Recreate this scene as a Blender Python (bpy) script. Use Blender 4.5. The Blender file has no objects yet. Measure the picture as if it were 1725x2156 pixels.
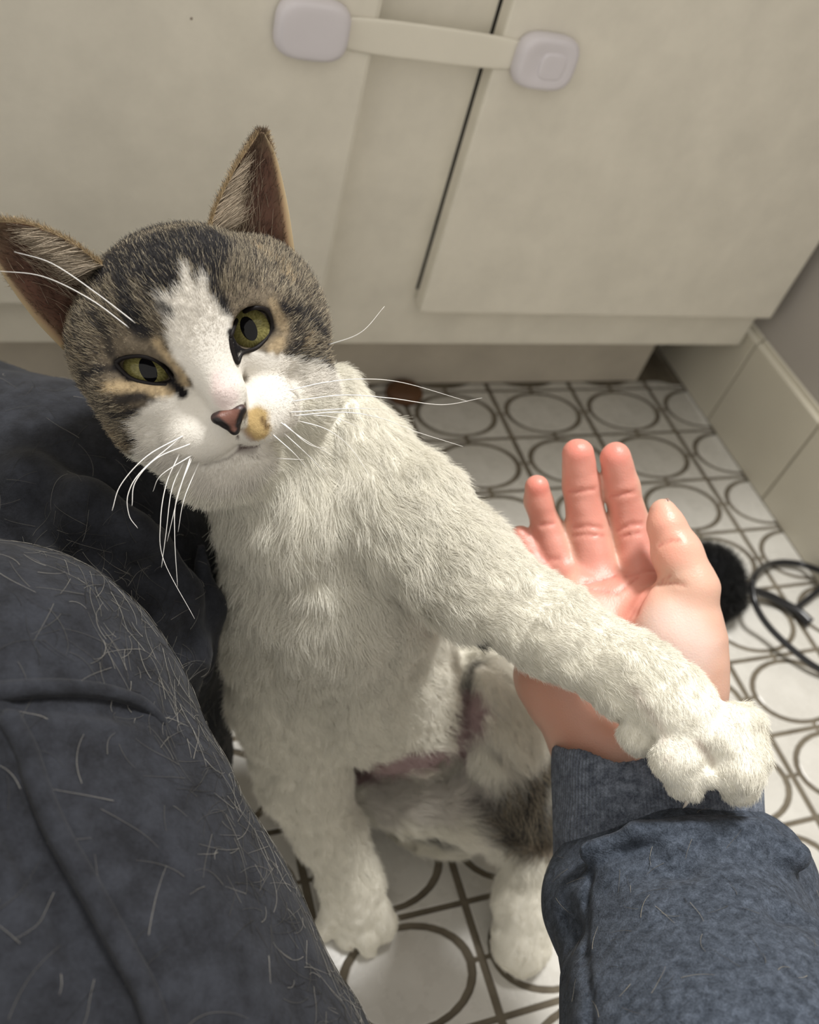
import bpy, bmesh, math, random
import numpy as np
import openvdb
from mathutils import Vector, Matrix
from mathutils.bvhtree import BVHTree

FUR = 1
rng = np.random.default_rng(7)
random.seed(7)
scene = bpy.context.scene
COL = scene.collection

# ---------------------------------------------------------------- camera
F_PX = 1922.93
def _rod(r):
    a = np.linalg.norm(r); k = r / a
    K = np.array([[0, -k[2], k[1]], [k[2], 0, -k[0]], [-k[1], k[0], 0]])
    return np.eye(3) + math.sin(a) * K + (1 - math.cos(a)) * K @ K
RC = _rod(np.array([2.40473111, -0.243646554, 0.421216932]))      # world -> lens (right, down, forward)
U = 0.1                                                            # floor cell width in metres
CAM = -RC.T @ np.array([-1.95088391, -1.08718436, 8.52894302]) * U
cam_d = bpy.data.cameras.new('camera')
cam = bpy.data.objects.new('camera', cam_d); COL.objects.link(cam)
m = np.eye(4); m[:3, 0] = RC[0]; m[:3, 1] = -RC[1]; m[:3, 2] = -RC[2]; m[:3, 3] = CAM
cam.matrix_world = Matrix(m.tolist())
cam_d.sensor_fit = 'HORIZONTAL'; cam_d.sensor_width = 36.0
cam_d.lens = 36.0 * F_PX / 1725.0
cam_d.clip_start = 0.02
cam_d.dof.use_dof = True; cam_d.dof.focus_distance = 0.365; cam_d.dof.aperture_fstop = 11.5
scene.camera = cam

# ---------------------------------------------------------------- light
w = bpy.data.worlds.new('room_light'); scene.world = w; w.use_nodes = True
bg = w.node_tree.nodes['Background']; bg.inputs[0].default_value = (1.0, 0.955, 0.875, 1); bg.inputs[1].default_value = 0.60
def area(name, loc, target, sx, sy, energy, col):
    l = bpy.data.lights.new(name, 'AREA'); l.shape = 'RECTANGLE'; l.size = sx; l.size_y = sy; l.energy = energy; l.color = col
    o = bpy.data.objects.new(name, l); COL.objects.link(o); o.location = loc
    o.rotation_euler = (Vector(target) - Vector(loc)).to_track_quat('-Z', 'Y').to_euler()
    return o
# the room's light: a fitting on the wall above the cabinet; the worktop keeps it off the doors and the floor in front of them
area('wall_light', (0.48, 0.07, 2.30), (0.15, -0.45, 0.2), 0.36, 0.36, 38.5, (1.0, 0.985, 0.955))
vs = scene.view_settings
vs.view_transform = 'Standard'; vs.look = 'None'; vs.exposure = 0.62; vs.gamma = 1.0; vs.use_curve_mapping = False
cy = scene.cycles
cy.max_bounces = 6; cy.diffuse_bounces = 3; cy.glossy_bounces = 2; cy.transparent_max_bounces = 6
cy.use_denoising = True; cy.use_adaptive_sampling = True; cy.adaptive_threshold = 0.02

# ---------------------------------------------------------------- helpers
def P(x, y, d):
    """world point seen at pixel x,y at lens distance d (metres)"""
    c = np.array([(x - 862.5) / F_PX * d, (y - 1078.0) / F_PX * d, d])
    return CAM + RC.T @ c
def R(rpx, d): return rpx * d / F_PX
def on_plane(x, y, ax, val):
    d = RC.T @ np.array([(x - 862.5) / F_PX, (y - 1078.0) / F_PX, 1.0])
    return CAM + d * ((val - CAM[ax]) / d[ax])
def project(p):
    q = (np.asarray(p) - CAM) @ RC.T
    return 862.5 + F_PX * q[..., 0] / q[..., 2], 1078.0 + F_PX * q[..., 1] / q[..., 2], q[..., 2]
def unit(v): v = np.asarray(v, float); return v / (np.linalg.norm(v) + 1e-12)
def srgb(r, g, b):
    f = lambda c: ((c / 255 + 0.055) / 1.055) ** 2.4 if c > 10 else c / 255 / 12.92
    return (f(r), f(g), f(b))
def tag(o, label=None, cat=None, group=None, kind=None):
    if label: o['label'] = label
    if cat: o['category'] = cat
    if group: o['group'] = group
    if kind: o['kind'] = kind
    return o
def mesh_obj(name, verts, faces, mat, parent=None, smooth=False):
    me = bpy.data.meshes.new(name)
    me.from_pydata([tuple(map(float, v)) for v in verts], [], [tuple(map(int, f)) for f in faces]); me.update()
    if smooth: me.polygons.foreach_set('use_smooth', [True] * len(me.polygons))
    if mat: me.materials.append(mat)
    o = bpy.data.objects.new(name, me); COL.objects.link(o)
    if parent: o.parent = parent
    return o
def bm_obj(name, bm, mat, parent=None, smooth=False):
    me = bpy.data.meshes.new(name); bm.to_mesh(me); bm.free()
    if smooth: me.polygons.foreach_set('use_smooth', [True] * len(me.polygons))
    if mat: me.materials.append(mat)
    o = bpy.data.objects.new(name, me); COL.objects.link(o)
    if parent: o.parent = parent
    return o
def box(name, lo, hi, mat, parent=None, bevel=0.0, segs=2):
    bm = bmesh.new(); bmesh.ops.create_cube(bm, size=1.0)
    for v in bm.verts:
        for k in range(3): v.co[k] = lo[k] + (v.co[k] + 0.5) * (hi[k] - lo[k])
    if bevel: bmesh.ops.bevel(bm, geom=bm.edges[:], offset=bevel, segments=segs, affect='EDGES', profile=0.5)
    return bm_obj(name, bm, mat, parent, smooth=False)
def empty(name, loc=(0, 0, 0)):
    o = bpy.data.objects.new(name, None); COL.objects.link(o); o.location = loc; o.empty_display_size = 0.02
    return o
def catmull(pts, n=8):
    pts = [np.asarray(p, float) for p in pts]
    if len(pts) < 3:
        return [pts[0] + (pts[-1] - pts[0]) * t for t in np.linspace(0, 1, n)]
    q = [2 * pts[0] - pts[1]] + pts + [2 * pts[-1] - pts[-2]]
    out = []
    for i in range(1, len(q) - 2):
        for t in np.linspace(0, 1, n, endpoint=False):
            a, b, c, d = q[i - 1], q[i], q[i + 1], q[i + 2]
            out.append(0.5 * (2 * b + (c - a) * t + (2 * a - 5 * b + 4 * c - d) * t * t + (3 * b - a - 3 * c + d) * t ** 3))
    out.append(pts[-1]); return out
def tube(name, pts, radii, mat, parent=None, sides=6):
    pts = [np.asarray(p, float) for p in pts]; n = len(pts)
    if np.isscalar(radii): radii = [radii] * n
    V, Fc = [], []
    up = unit(np.cross(pts[1] - pts[0], [0.3, 0.5, 0.8]))
    for i, p in enumerate(pts):
        t = unit(pts[min(i + 1, n - 1)] - pts[max(i - 1, 0)])
        up = unit(up - t * np.dot(up, t)); s = np.cross(t, up)
        for k in range(sides):
            a = 2 * math.pi * k / sides
            V.append(p + (up * math.cos(a) + s * math.sin(a)) * radii[i])
    for i in range(n - 1):
        for k in range(sides):
            k2 = (k + 1) % sides
            Fc.append((i * sides + k, i * sides + k2, (i + 1) * sides + k2, (i + 1) * sides + k))
    Fc.append(tuple(range(sides))[::-1]); Fc.append(tuple((n - 1) * sides + k for k in range(sides)))
    return mesh_obj(name, V, Fc, mat, parent, smooth=True)

# ---- node materials
class NT:
    def __init__(s, name):
        s.m = bpy.data.materials.new(name); s.m.use_nodes = True; s.t = s.m.node_tree
        s.b = s.t.nodes['Principled BSDF']
    def n(s, kind, **kw):
        x = s.t.nodes.new(kind)
        for k, v in kw.items():
            if k.startswith('i_'): x.inputs[k[2:].replace('_', ' ')].default_value = v
            else: setattr(x, k, v)
        return x
    def l(s, a, b): s.t.links.new(a, b)
    def ramp(s, fac, stops):
        r = s.n('ShaderNodeValToRGB'); e = r.color_ramp.elements
        while len(e) < len(stops): e.new(0.5)
        for q, (pos, c) in zip(e, stops): q.position = pos; q.color = (*c, 1)
        s.l(fac, r.inputs[0]); return r.outputs[0]
    def noise(s, scale, detail=4, rough=0.6, vec=None, dist=0.0):
        x = s.n('ShaderNodeTexNoise'); x.inputs['Scale'].default_value = scale; x.inputs['Detail'].default_value = detail
        x.inputs['Roughness'].default_value = rough; x.inputs['Distortion'].default_value = dist
        if vec is None: vec = s.coord()
        s.l(vec, x.inputs['Vector']); return x.outputs['Fac']
    def coord(s):
        if not hasattr(s, '_c'): s._c = s.n('ShaderNodeTexCoord')
        return s._c.outputs['Object']
    def mapped(s, scale):
        mp = s.n('ShaderNodeMapping'); mp.inputs['Scale'].default_value = scale; s.l(s.coord(), mp.inputs[0]); return mp.outputs[0]
    def mix(s, fac, a, b, mode='MIX'):
        x = s.n('ShaderNodeMix', data_type='RGBA', blend_type=mode)
        for sock, v in ((x.inputs[0], fac), (x.inputs[6], a), (x.inputs[7], b)):
            if hasattr(v, 'links'): s.l(v, sock)
            elif isinstance(v, tuple): sock.default_value = (*v, 1)
            else: sock.default_value = v
        return x.outputs[2]
    def bump(s, h, strength, dist=0.001):
        b = s.n('ShaderNodeBump'); b.inputs['Strength'].default_value = strength; b.inputs['Distance'].default_value = dist
        s.l(h, b.inputs['Height']); s.l(b.outputs[0], s.b.inputs['Normal'])
        return b
    def col(s, v):
        if isinstance(v, tuple): s.b.inputs['Base Color'].default_value = (*v, 1)
        else: s.l(v, s.b.inputs['Base Color'])
    def set(s, **kw):
        for k, v in kw.items(): s.b.inputs[k.replace('_', ' ')].default_value = v
def paint_mat(name, c, rough=0.45, var=0.06, scale=30, bump=0.05):
    t = NT(name)
    n = t.noise(scale)
    t.col(t.ramp(n, [(0.3, tuple(x * (1 - var) for x in c)), (0.7, tuple(min(1, x * (1 + var)) for x in c))]))
    t.set(Roughness=rough); t.bump(t.noise(scale * 20, 2), bump, 0.0004)
    return t.m
M_CAB = paint_mat('cabinet_paint', (0.76, 0.72, 0.625), 0.42)
M_LOCK = paint_mat('lock_plastic', (0.70, 0.665, 0.70), 0.4, 0.02)
M_STRAP = paint_mat('strap_plastic', (0.78, 0.74, 0.64), 0.3, 0.02)
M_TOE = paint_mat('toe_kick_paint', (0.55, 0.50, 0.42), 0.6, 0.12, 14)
M_WALL = paint_mat('wall_paint', (0.42, 0.39, 0.36), 0.6, 0.04, 12, 0.2)
M_DARK = paint_mat('gap_shade', (0.015, 0.012, 0.010), 0.8, 0.3)  # near-black colour standing in for shade in the cabinet's gaps
M_WTILE = paint_mat('wall_tile_glaze', (0.62, 0.585, 0.49), 0.22, 0.04, 9)
M_WGROUT = paint_mat('wall_grout', (0.34, 0.30, 0.23), 0.8, 0.15, 60)
def tile_mat():
    t = NT('floor_tile_glaze')
    oi = t.n('ShaderNodeObjectInfo')
    a = t.noise(22, 5)
    base = t.ramp(a, [(0.3, (0.49, 0.472, 0.43)), (0.7, (0.59, 0.572, 0.53))])
    t.col(t.mix(0.10, base, t.ramp(oi.outputs['Random'], [(0, (0.35, 0.32, 0.27)), (1, (0.75, 0.74, 0.7))])))
    t.set(Roughness=0.30); t.bump(t.noise(60, 3), 0.25, 0.0008)
    t.l(t.ramp(t.noise(45, 4), [(0.3, (0.2,) * 3), (0.8, (0.42,) * 3)]), t.b.inputs['Roughness'])
    return t.m
M_TILE = tile_mat()
def grout_mat():
    t = NT('floor_grout'); a = t.noise(35, 5)
    t.col(t.ramp(a, [(0.3, (0.095, 0.077, 0.053)), (0.7, (0.17, 0.145, 0.105))])); t.set(Roughness=0.85)
    t.bump(t.noise(400, 3), 0.5, 0.0006); return t.m
M_GROUT = grout_mat()

# ---------------------------------------------------------------- floor
CY = 0.7010 * U                 # cell depth
WX = 5.5 * U                    # right wall
TKY = 0.012                     # toe kick front
floor = box('floor', (-1.2, -1.6, -0.02), (WX + 0.02, 0.25, -0.0011), M_GROUT)
tag(floor, 'floor of pale glazed oval mosaic tiles with dark brown grout', None, None, 'structure')
def oval_poly():
    return [(0.5 + 0.392 * math.cos(a), 0.5 + 0.392 * math.sin(a)) for a in np.linspace(0, 2 * math.pi, 24, endpoint=False)]
def corner_poly(sx, sy):
    mg, tk, ro = 0.028, 0.022, 0.452
    a0 = math.acos(tk / ro)
    pts = [(mg, mg), (0.5 - tk, mg)]
    for a in np.linspace(a0, math.pi / 2 - a0, 9):
        pts.append((0.5 - ro * math.cos(a), 0.5 - ro * math.sin(a)))
    pts.append((mg, 0.5 - tk))
    pts = [(x if sx > 0 else 1 - x, y if sy > 0 else 1 - y) for x, y in pts]
    return pts if sx * sy > 0 else pts[::-1]
SH = {'oval': oval_poly(), 'c0': corner_poly(1, 1), 'c1': corner_poly(-1, 1), 'c2': corner_poly(1, -1), 'c3': corner_poly(-1, -1)}
def tile_geo(poly, ox=0, oy=0, xmax=None, ymax=None):
    V, n = [], len(poly)
    cx = sum(p[0] for p in poly) / n; cyy = sum(p[1] for p in poly) / n
    for z, sc in ((-0.0013, 1.0), (-0.0003, 1.0), (0.0, 0.975)):
        for x, y in poly:
            X = ox + (cx + (x - cx) * sc) * U; Y = oy + (cyy + (y - cyy) * sc) * CY
            if xmax is not None: X = min(X, xmax)
            if ymax is not None: Y = min(Y, ymax)
            V.append((X, Y, z))
    Fc = [tuple(2 * n + k for k in range(n))]
    for r in range(2):
        for k in range(n):
            k2 = (k + 1) % n; Fc.append((r * n + k, r * n + k2, (r + 1) * n + k2, (r + 1) * n + k))
    return V, Fc
shared = {}
for key, poly in SH.items():
    V, Fc = tile_geo(poly); me = bpy.data.meshes.new('oval_tile' if key == 'oval' else 'corner_tile')
    me.from_pydata(V, [], Fc); me.materials.append(M_TILE); me.update(); shared[key] = me
restV, restF = [], []
for i in range(-11, 6):
    for j in range(-1, 16):
        ox, oy = i * U, -(j + 1) * CY
        px, py, dd = project(np.array([ox + U / 2, oy + CY / 2, 0]))
        inview = -130 < px < 1850 and 700 < py < 2300 and dd > 0
        for key, poly in SH.items():
            cut = i == 5 or j == -1
            if j == -1 and key in ('oval', 'c2', 'c3'): continue
            nm = 'oval_tile' if key == 'oval' else 'corner_tile'
            if i == 5 and key in ('c1', 'c3'): continue
            if inview:
                if cut:
                    V, Fc = tile_geo(poly, ox, oy, WX - 0.0002 if i == 5 else None, TKY - 0.001 if j == -1 else None)
                    mesh_obj(nm, V, Fc, M_TILE, floor)
                else:
                    o = bpy.data.objects.new(nm, shared[key]); o.location = (ox, oy, rng.normal() * 0.00008); o.parent = floor
                    COL.objects.link(o)
            elif not cut:
                V, Fc = tile_geo(poly, ox, oy); b = len(restV)
                restV += V; restF += [tuple(q + b for q in f_) for f_ in Fc]
tag(mesh_obj('outer_tiles', restV, restF, M_TILE, floor), None, None, None, 'stuff')

# ---------------------------------------------------------------- right wall with tiled base
wall = box('wall_right', (WX + 0.009, -1.6, -0.02), (WX + 0.06, 0.30, 1.0), M_WALL)
tag(wall, 'right wall painted grey above a row of cream base tiles', None, None, 'structure')
bed = box('grout_bed', (WX + 0.002, -1.6, -0.01), (WX + 0.0095, 0.30, 0.108), M_WGROUT, wall)
TW = 0.1185
for k in range(-2, 11):
    y1 = -0.0552 - TW * k; y0 = y1 - TW
    if y1 > 0.30: continue
    bm = bmesh.new(); bmesh.ops.create_cube(bm, size=1.0)
    lo = (WX - 0.0005, y0 + 0.0012, 0.0004); hi = (WX + 0.0085, y1 - 0.0012, 0.1155)
    for v in bm.verts:
        for q in range(3): v.co[q] = lo[q] + (v.co[q] + 0.5) * (hi[q] - lo[q])
    top = [e for e in bm.edges if all(v.co.z > 0.1 for v in e.verts) and all(v.co.x < WX + 0.001 for v in e.verts)]
    bmesh.ops.bevel(bm, geom=top, offset=0.006, segments=4, affect='EDGES')
    bmesh.ops.bevel(bm, geom=[e for e in bm.edges if e.calc_length() > 0.05 and e not in top], offset=0.0008, segments=1, affect='EDGES')
    bm_obj('wall_tile', bm, M_WTILE, wall)

# ---------------------------------------------------------------- cabinet
FY = -0.040; DY = -0.058         # face frame plane, door front plane
def fx(x, y, pl): q = on_plane(x, y, 1, pl); return q[0], q[2]
zb = fx(740, 725, FY)[1]; xr = WX - 0.004
cab = empty('base_cabinet', (0.1, 0.2, 0)); tag(cab, 'cream painted two-door base cabinet with recessed toe kick', 'cabinet')
def cpart(name, lo, hi, mat, bevel=0.0):
    o = box(name, lo, hi, mat, None, bevel); o.parent = cab
    o.matrix_parent_inverse = Matrix.Translation((-0.1, -0.2, 0)); return o
cpart('face_frame', (-0.70, FY, zb), (xr, 0.02, 0.80), M_CAB, 0.002)
cpart('worktop', (-0.72, -0.105, 0.802), (xr, 0.5, 0.84), M_CAB, 0.004)
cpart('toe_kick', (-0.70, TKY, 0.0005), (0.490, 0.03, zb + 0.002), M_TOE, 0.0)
cpart('bottom_panel', (-0.70, 0.02, zb + 0.004), (xr, 0.5, zb + 0.02), M_CAB)
cpart('side_panel', (0.505, 0.045, 0.0005), (0.517, 0.5, zb), M_DARK)  # panel coloured near-black to paint in the shade beside the toe kick
dx0, dz0 = fx(884, 660, DY); dxl, dzl = fx(690, 600, DY)
rd = cpart('cabinet_door', (dx0, DY, dz0), (WX - 0.006, FY - 0.0012, 0.78), M_CAB, 0.0022)
ld = cpart('cabinet_door', (-0.42, DY, dz0), (fx(686, 610, DY)[0], FY - 0.0004, 0.78), M_CAB, 0.004)
sh = cpart('door_gap_shade', (dx0 - 0.0012, FY - 0.0006, dz0 + 0.012), (dx0 + 0.004, FY + 0.001, 0.78), M_DARK)  # solid dark strip that paints in the shade of the door crack
tag(sh, 'near-black strip standing in for the shade in the gap along the right door')
# ---- child lock
lock = empty('child_lock', tuple(on_plane(900, 100, 1, DY)))
tag(lock, 'pale lilac plastic child safety latch strapped across the two cabinet doors', 'safety latch')
def rounded_pad(cx, cz, hw, hh, y0, th, mat, name, dent=False):
    n = 40; rings = []
    def ring(s, y, k=3.4):
        o = []
        for q in range(n):
            a = 2 * math.pi * q / n; c, s_ = math.cos(a), math.sin(a)
            r = (abs(c) ** k + abs(s_) ** k) ** (-1 / k)
            o.append((cx + hw * s * r * c, y, cz + hh * s * r * s_))
        return o
    prof = [(1.0, 0), (1.03, 0.25), (1.03, 0.5), (0.98, 0.8), (0.90, 0.96), (0.80, 1.0), (0.6, 0.93 if dent else 1.0), (0.3, 0.84 if dent else 0.98), (0.05, 0.82 if dent else 0.98)]
    V, Fc = [], []
    for s, t in prof: V += ring(s, y0 - th * t)
    for r in range(len(prof) - 1):
        for q in range(n):
            q2 = (q + 1) % n; Fc.append((r * n + q, r * n + q2, (r + 1) * n + q2, (r + 1) * n + q))
    Fc.append(tuple((len(prof) - 1) * n + q for q in range(n))); Fc.append(tuple(range(n))[::-1])
    o = mesh_obj(name, V, Fc, mat, None, True); o.parent = lock
    o.matrix_parent_inverse = Matrix.Translation([-float(v) for v in lock.location]); return o
TH = 0.011
ax, az = fx(660, 66, DY - TH * 0.7); bx_, bz = fx(1151, 134, DY - TH * 0.7)
PW = (fx(742, 66, DY - TH * .7)[0] - fx(578, 60, DY - TH * .7)[0]) / 2 * 0.95
PHt = (fx(655, 0, DY - TH * .7)[1] - fx(655, 132, DY - TH * .7)[1]) / 2 * 0.97
rounded_pad(ax, az, PW, PHt, DY - 0.0004, TH, M_LOCK, 'lock_pad')
p2 = rounded_pad(bx_, bz, PW * 0.98, PHt * 1.0, DY - 0.0004, TH, M_LOCK, 'lock_pad', True)
st = rounded_pad((ax + bx_) / 2, az - 0.001, (bx_ - ax) / 2 - PW * 0.3, PHt * 0.62, DY - 0.0004, 0.0016, M_STRAP, 'strap')
btn = rounded_pad(bx_ + 0.004, bz - 0.001, PW * 0.42, PHt * 0.5, DY - TH * 0.80, 0.0024, M_LOCK, 'release_button')
# small brown bump by the toe kick
def lathe_obj(name, prof, loc, mat, parent=None, n=28, sx=1, sy=1):
    V, Fc = [], []
    for r, z in prof:
        for q in range(n):
            a = 2 * math.pi * q / n; V.append((r * math.cos(a) * sx, r * math.sin(a) * sy, z))
    for r in range(len(prof) - 1):
        for q in range(n):
            q2 = (q + 1) % n; Fc.append((r * n + q, r * n + q2, (r + 1) * n + q2, (r + 1) * n + q))
    Fc.append(tuple((len(prof) - 1) * n + q for q in range(n))); Fc.append(tuple(range(n))[::-1])
    o = mesh_obj(name, V, Fc, mat, parent, True); o.location = loc; return o
M_BROWN = paint_mat('brown_rubber', (0.10, 0.042, 0.014), 0.6, 0.2, 60)
q = on_plane(838, 805, 2, 0)
stop = lathe_obj('door_stop', [(0.0185, 0), (0.0195, 0.003), (0.019, 0.007), (0.016, 0.0105), (0.010, 0.0125), (0.003, 0.013)], (q[0], TKY - 0.0175, 0.0001), M_BROWN, None, 28, 1.0, 0.85)
tag(stop, 'small rounded brown stopper on the floor against the toe kick', 'stopper')

# ---------------------------------------------------------------- distance-field modelling
BIG = 0.012
class Field:
    def __init__(s, lo, hi, h):
        s.lo = np.array(lo, float); s.h = h; s.n = np.ceil((np.array(hi) - s.lo) / h).astype(int) + 1
        s.D = np.full(s.n, BIG, np.float32); s.prims = []
    def block(s, lo, hi):
        a = np.clip(np.floor((lo - s.lo) / s.h).astype(int), 0, s.n); b = np.clip(np.ceil((hi - s.lo) / s.h).astype(int) + 1, 0, s.n)
        if np.any(b - a < 1): return None
        ax = [(s.lo[k] + np.arange(a[k], b[k]) * s.h).astype(np.float32) for k in range(3)]
        return (slice(a[0], b[0]), slice(a[1], b[1]), slice(a[2], b[2])), ax[0][:, None, None], ax[1][None, :, None], ax[2][None, None, :]
    def apply(s, sl, d, k, sub):
        A = s.D[sl]
        if sub: A = -A
        h = np.clip(0.5 + 0.5 * (A - d) / k, 0, 1); r = A * (1 - h) + d * h - k * h * (1 - h)
        if sub: r = -np.maximum(r, -BIG) if False else -r
        s.D[sl] = r
    def cap(s, a, b, ra, rb, k=0.004, sub=False, sq=None, flow=None, tagn=None):
        a = np.asarray(a, float); b = np.asarray(b, float); pad = max(ra, rb) + k + (0.011 if not sub else 0.004)
        q = s.block(np.minimum(a, b) - pad, np.maximum(a, b) + pad)
        if not sub: s.prims.append((a, b, ra, rb, unit(b - a) if flow is None else flow, tagn))
        if q is None: return
        sl, X, Y, Z = q
        vx, vy, vz = X - np.float32(a[0]), Y - np.float32(a[1]), Z - np.float32(a[2]); ba = (b - a).astype(np.float32)
        if sq is not None:
            u_, f_ = np.asarray(unit(sq[0]), np.float32), sq[1]
            dd = (vx * u_[0] + vy * u_[1] + vz * u_[2]) * np.float32(1 / f_ - 1)
            vx = vx + dd * u_[0]; vy = vy + dd * u_[1]; vz = vz + dd * u_[2]
            bd = float(ba @ u_) * (1 / f_ - 1); ba = (ba + bd * u_).astype(np.float32)
        L2 = float(ba @ ba) + 1e-12
        t = np.clip((vx * ba[0] + vy * ba[1] + vz * ba[2]) / L2, 0, 1)
        d = np.sqrt((vx - t * ba[0]) ** 2 + (vy - t * ba[1]) ** 2 + (vz - t * ba[2]) ** 2) - (ra + (rb - ra) * t)
        if sq is not None: d = d * np.float32(min(1, 0.5 + 0.5 * sq[1]))
        s.apply(sl, d.astype(np.float32), k, sub)
    def ell(s, c, axes, rad, k=0.004, sub=False, flow=None, tagn=None):
        c = np.asarray(c, float); rad = np.asarray(rad, float); pad = rad.max() + k + (0.011 if not sub else 0.004)
        q = s.block(c - pad, c + pad)
        if not sub: s.prims.append((c, c, rad.mean(), rad.mean(), flow, tagn))
        if q is None: return
        sl, X, Y, Z = q; k0 = 0; k1 = 0
        for e, r in zip(axes, rad):
            e = np.asarray(e, np.float32)
            v = (X - np.float32(c[0])) * e[0] + (Y - np.float32(c[1])) * e[1] + (Z - np.float32(c[2])) * e[2]
            k0 = k0 + (v / np.float32(r)) ** 2; k1 = k1 + (v / np.float32(r * r)) ** 2
        k0 = np.sqrt(k0); k1 = np.sqrt(k1) + 1e-9
        s.apply(sl, (k0 * (k0 - 1) / k1).astype(np.float32), k, sub)
    def chain(s, pts, k=0.004, sub=False, sq=None, flow=None, tagn=None):
        """pts: (px,py,depth,radius px)"""
        for p, q in zip(pts[:-1], pts[1:]):
            s.cap(P(*p[:3]), P(*q[:3]), R(p[3], p[2]), R(q[3], q[2]), k, sub, sq, flow, tagn)
    def displace(s, fn):
        idx = np.argwhere(np.abs(s.D) < 0.008)
        pos = s.lo + idx * s.h
        s.D[idx[:, 0], idx[:, 1], idx[:, 2]] += fn(pos).astype(np.float32)
    def mesh(s, name, mat, parent=None, smooth_it=1, zmin=None):
        D = np.clip(s.D, -3 * s.h, 3 * s.h)
        if zmin is not None:
            z = (zmin - (s.lo[2] + np.arange(s.n[2]) * s.h)).astype(np.float32)[None, None, :]
            D = np.maximum(D, z)
        g = openvdb.FloatGrid(3 * s.h); g.copyFromArray(D.astype(np.float32), tolerance=0.0)
        V, Q = g.convertToQuads(isovalue=0.0)
        V = s.lo + V * s.h
        # keep the largest island
        me = bpy.data.meshes.new(name)
        nV, nQ = len(V), len(Q)
        Q = Q[:, ::-1]
        me.vertices.add(nV); me.vertices.foreach_set('co', V.astype(np.float32).ravel())
        me.loops.add(nQ * 4); me.loops.foreach_set('vertex_index', Q.astype(np.int32).ravel())
        me.polygons.add(nQ); me.polygons.foreach_set('loop_start', np.arange(0, nQ * 4, 4, dtype=np.int32))
        me.polygons.foreach_set('loop_total', np.full(nQ, 4, np.int32))
        me.polygons.foreach_set('use_smooth', np.ones(nQ, bool))
        me.update(); me.validate()
        bm = bmesh.new(); bm.from_mesh(me)
        seen = set(); best = []; bm.verts.ensure_lookup_table()
        for v0 in bm.verts:
            if v0.index in seen: continue
            st_, isl = [v0], []; seen.add(v0.index)
            while st_:
                v = st_.pop(); isl.append(v)
                for e in v.link_edges:
                    o_ = e.other_vert(v)
                    if o_.index not in seen: seen.add(o_.index); st_.append(o_)
            best.append(isl)
        best.sort(key=len)
        for isl in best[:-1]: bmesh.ops.delete(bm, geom=isl, context='VERTS')
        for _ in range(smooth_it): bmesh.ops.smooth_vert(bm, verts=bm.verts, factor=0.5, use_axis_x=True, use_axis_y=True, use_axis_z=True)
        # outward normals
        vol = bm.calc_volume(signed=True)
        if vol < 0: bmesh.ops.reverse_faces(bm, faces=bm.faces)
        bm.to_mesh(me); bm.free(); me.update()
        if mat: me.materials.append(mat)
        o = bpy.data.objects.new(name, me); COL.objects.link(o)
        if parent: o.parent = parent
        return o
def arrays(o):
    me = o.data; n = len(me.vertices)
    V = np.empty(n * 3, np.float32); me.vertices.foreach_get('co', V); V = V.reshape(-1, 3)
    N = np.empty(n * 3, np.float32); me.vertices.foreach_get('normal', N); N = N.reshape(-1, 3)
    Q = np.empty(len(me.loops), np.int32); me.loops.foreach_get('vertex_index', Q); Q = Q.reshape(-1, 4)
    return V.astype(float), N.astype(float), Q
def vnoise(p, s, seed=0):
    """smooth 3d value noise in -1..1"""
    q = np.asarray(p) * s + seed * 17.31; i = np.floor(q).astype(np.int64); f = q - i; f = f * f * (3 - 2 * f)
    def h(x, y, z):
        n = (x * 374761393 + y * 668265263 + z * 2147483647 + seed * 1013904223) & 0xffffffff
        n = ((n ^ (n >> 13)) * 1274126177) & 0xffffffff; n = (n ^ (n >> 16)) & 0xffff
        return n / 32767.5 - 1
    r = 0
    for a in (0, 1):
        for b in (0, 1):
            for c in (0, 1):
                wgt = (f[..., 0] if a else 1 - f[..., 0]) * (f[..., 1] if b else 1 - f[..., 1]) * (f[..., 2] if c else 1 - f[..., 2])
                r = r + wgt * h(i[..., 0] + a, i[..., 1] + b, i[..., 2] + c)
    return r
def sstep(a, b, x): t = np.clip((x - a) / (b - a), 0, 1); return t * t * (3 - 2 * t)

# ---------------------------------------------------------------- cat
# head frame
_ray = unit(RC.T @ np.array([(416 - 862.5) / F_PX, (735 - 1078) / F_PX, 1.0]))
_r = RC.T @ np.array([math.cos(.36), -math.sin(.36), 0.0]); _r = unit(_r - _r @ _ray * _ray); _d = np.cross(_ray, _r)
HF = unit(_r * math.sin(.10) * math.cos(.27) + _d * math.sin(.27) - _ray * math.cos(.10) * math.cos(.27))
HX = unit(_r - _r @ HF * HF); HU = np.cross(HF, HX)
if HU @ _d > 0: HU = -HU
H0 = P(416, 735, .345) - .005 * HU - .031 * HF
def Lp(x, y, z): return H0 + .01 * (x * HX + y * HU + z * HF)
def G(px, py, z):
    """point at pixel on the head plane z cm in front of the skull centre"""
    d = RC.T @ np.array([(px - 862.5) / F_PX, (py - 1078.0) / F_PX, 1.0])
    return CAM + d * (((H0 + .01 * z * HF - CAM) @ HF) / (d @ HF))
HA = (HX, HU, HF)
cf = Field((-0.20, -0.62, -0.004), (0.20, -0.23, 0.40), 0.00125)
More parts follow.
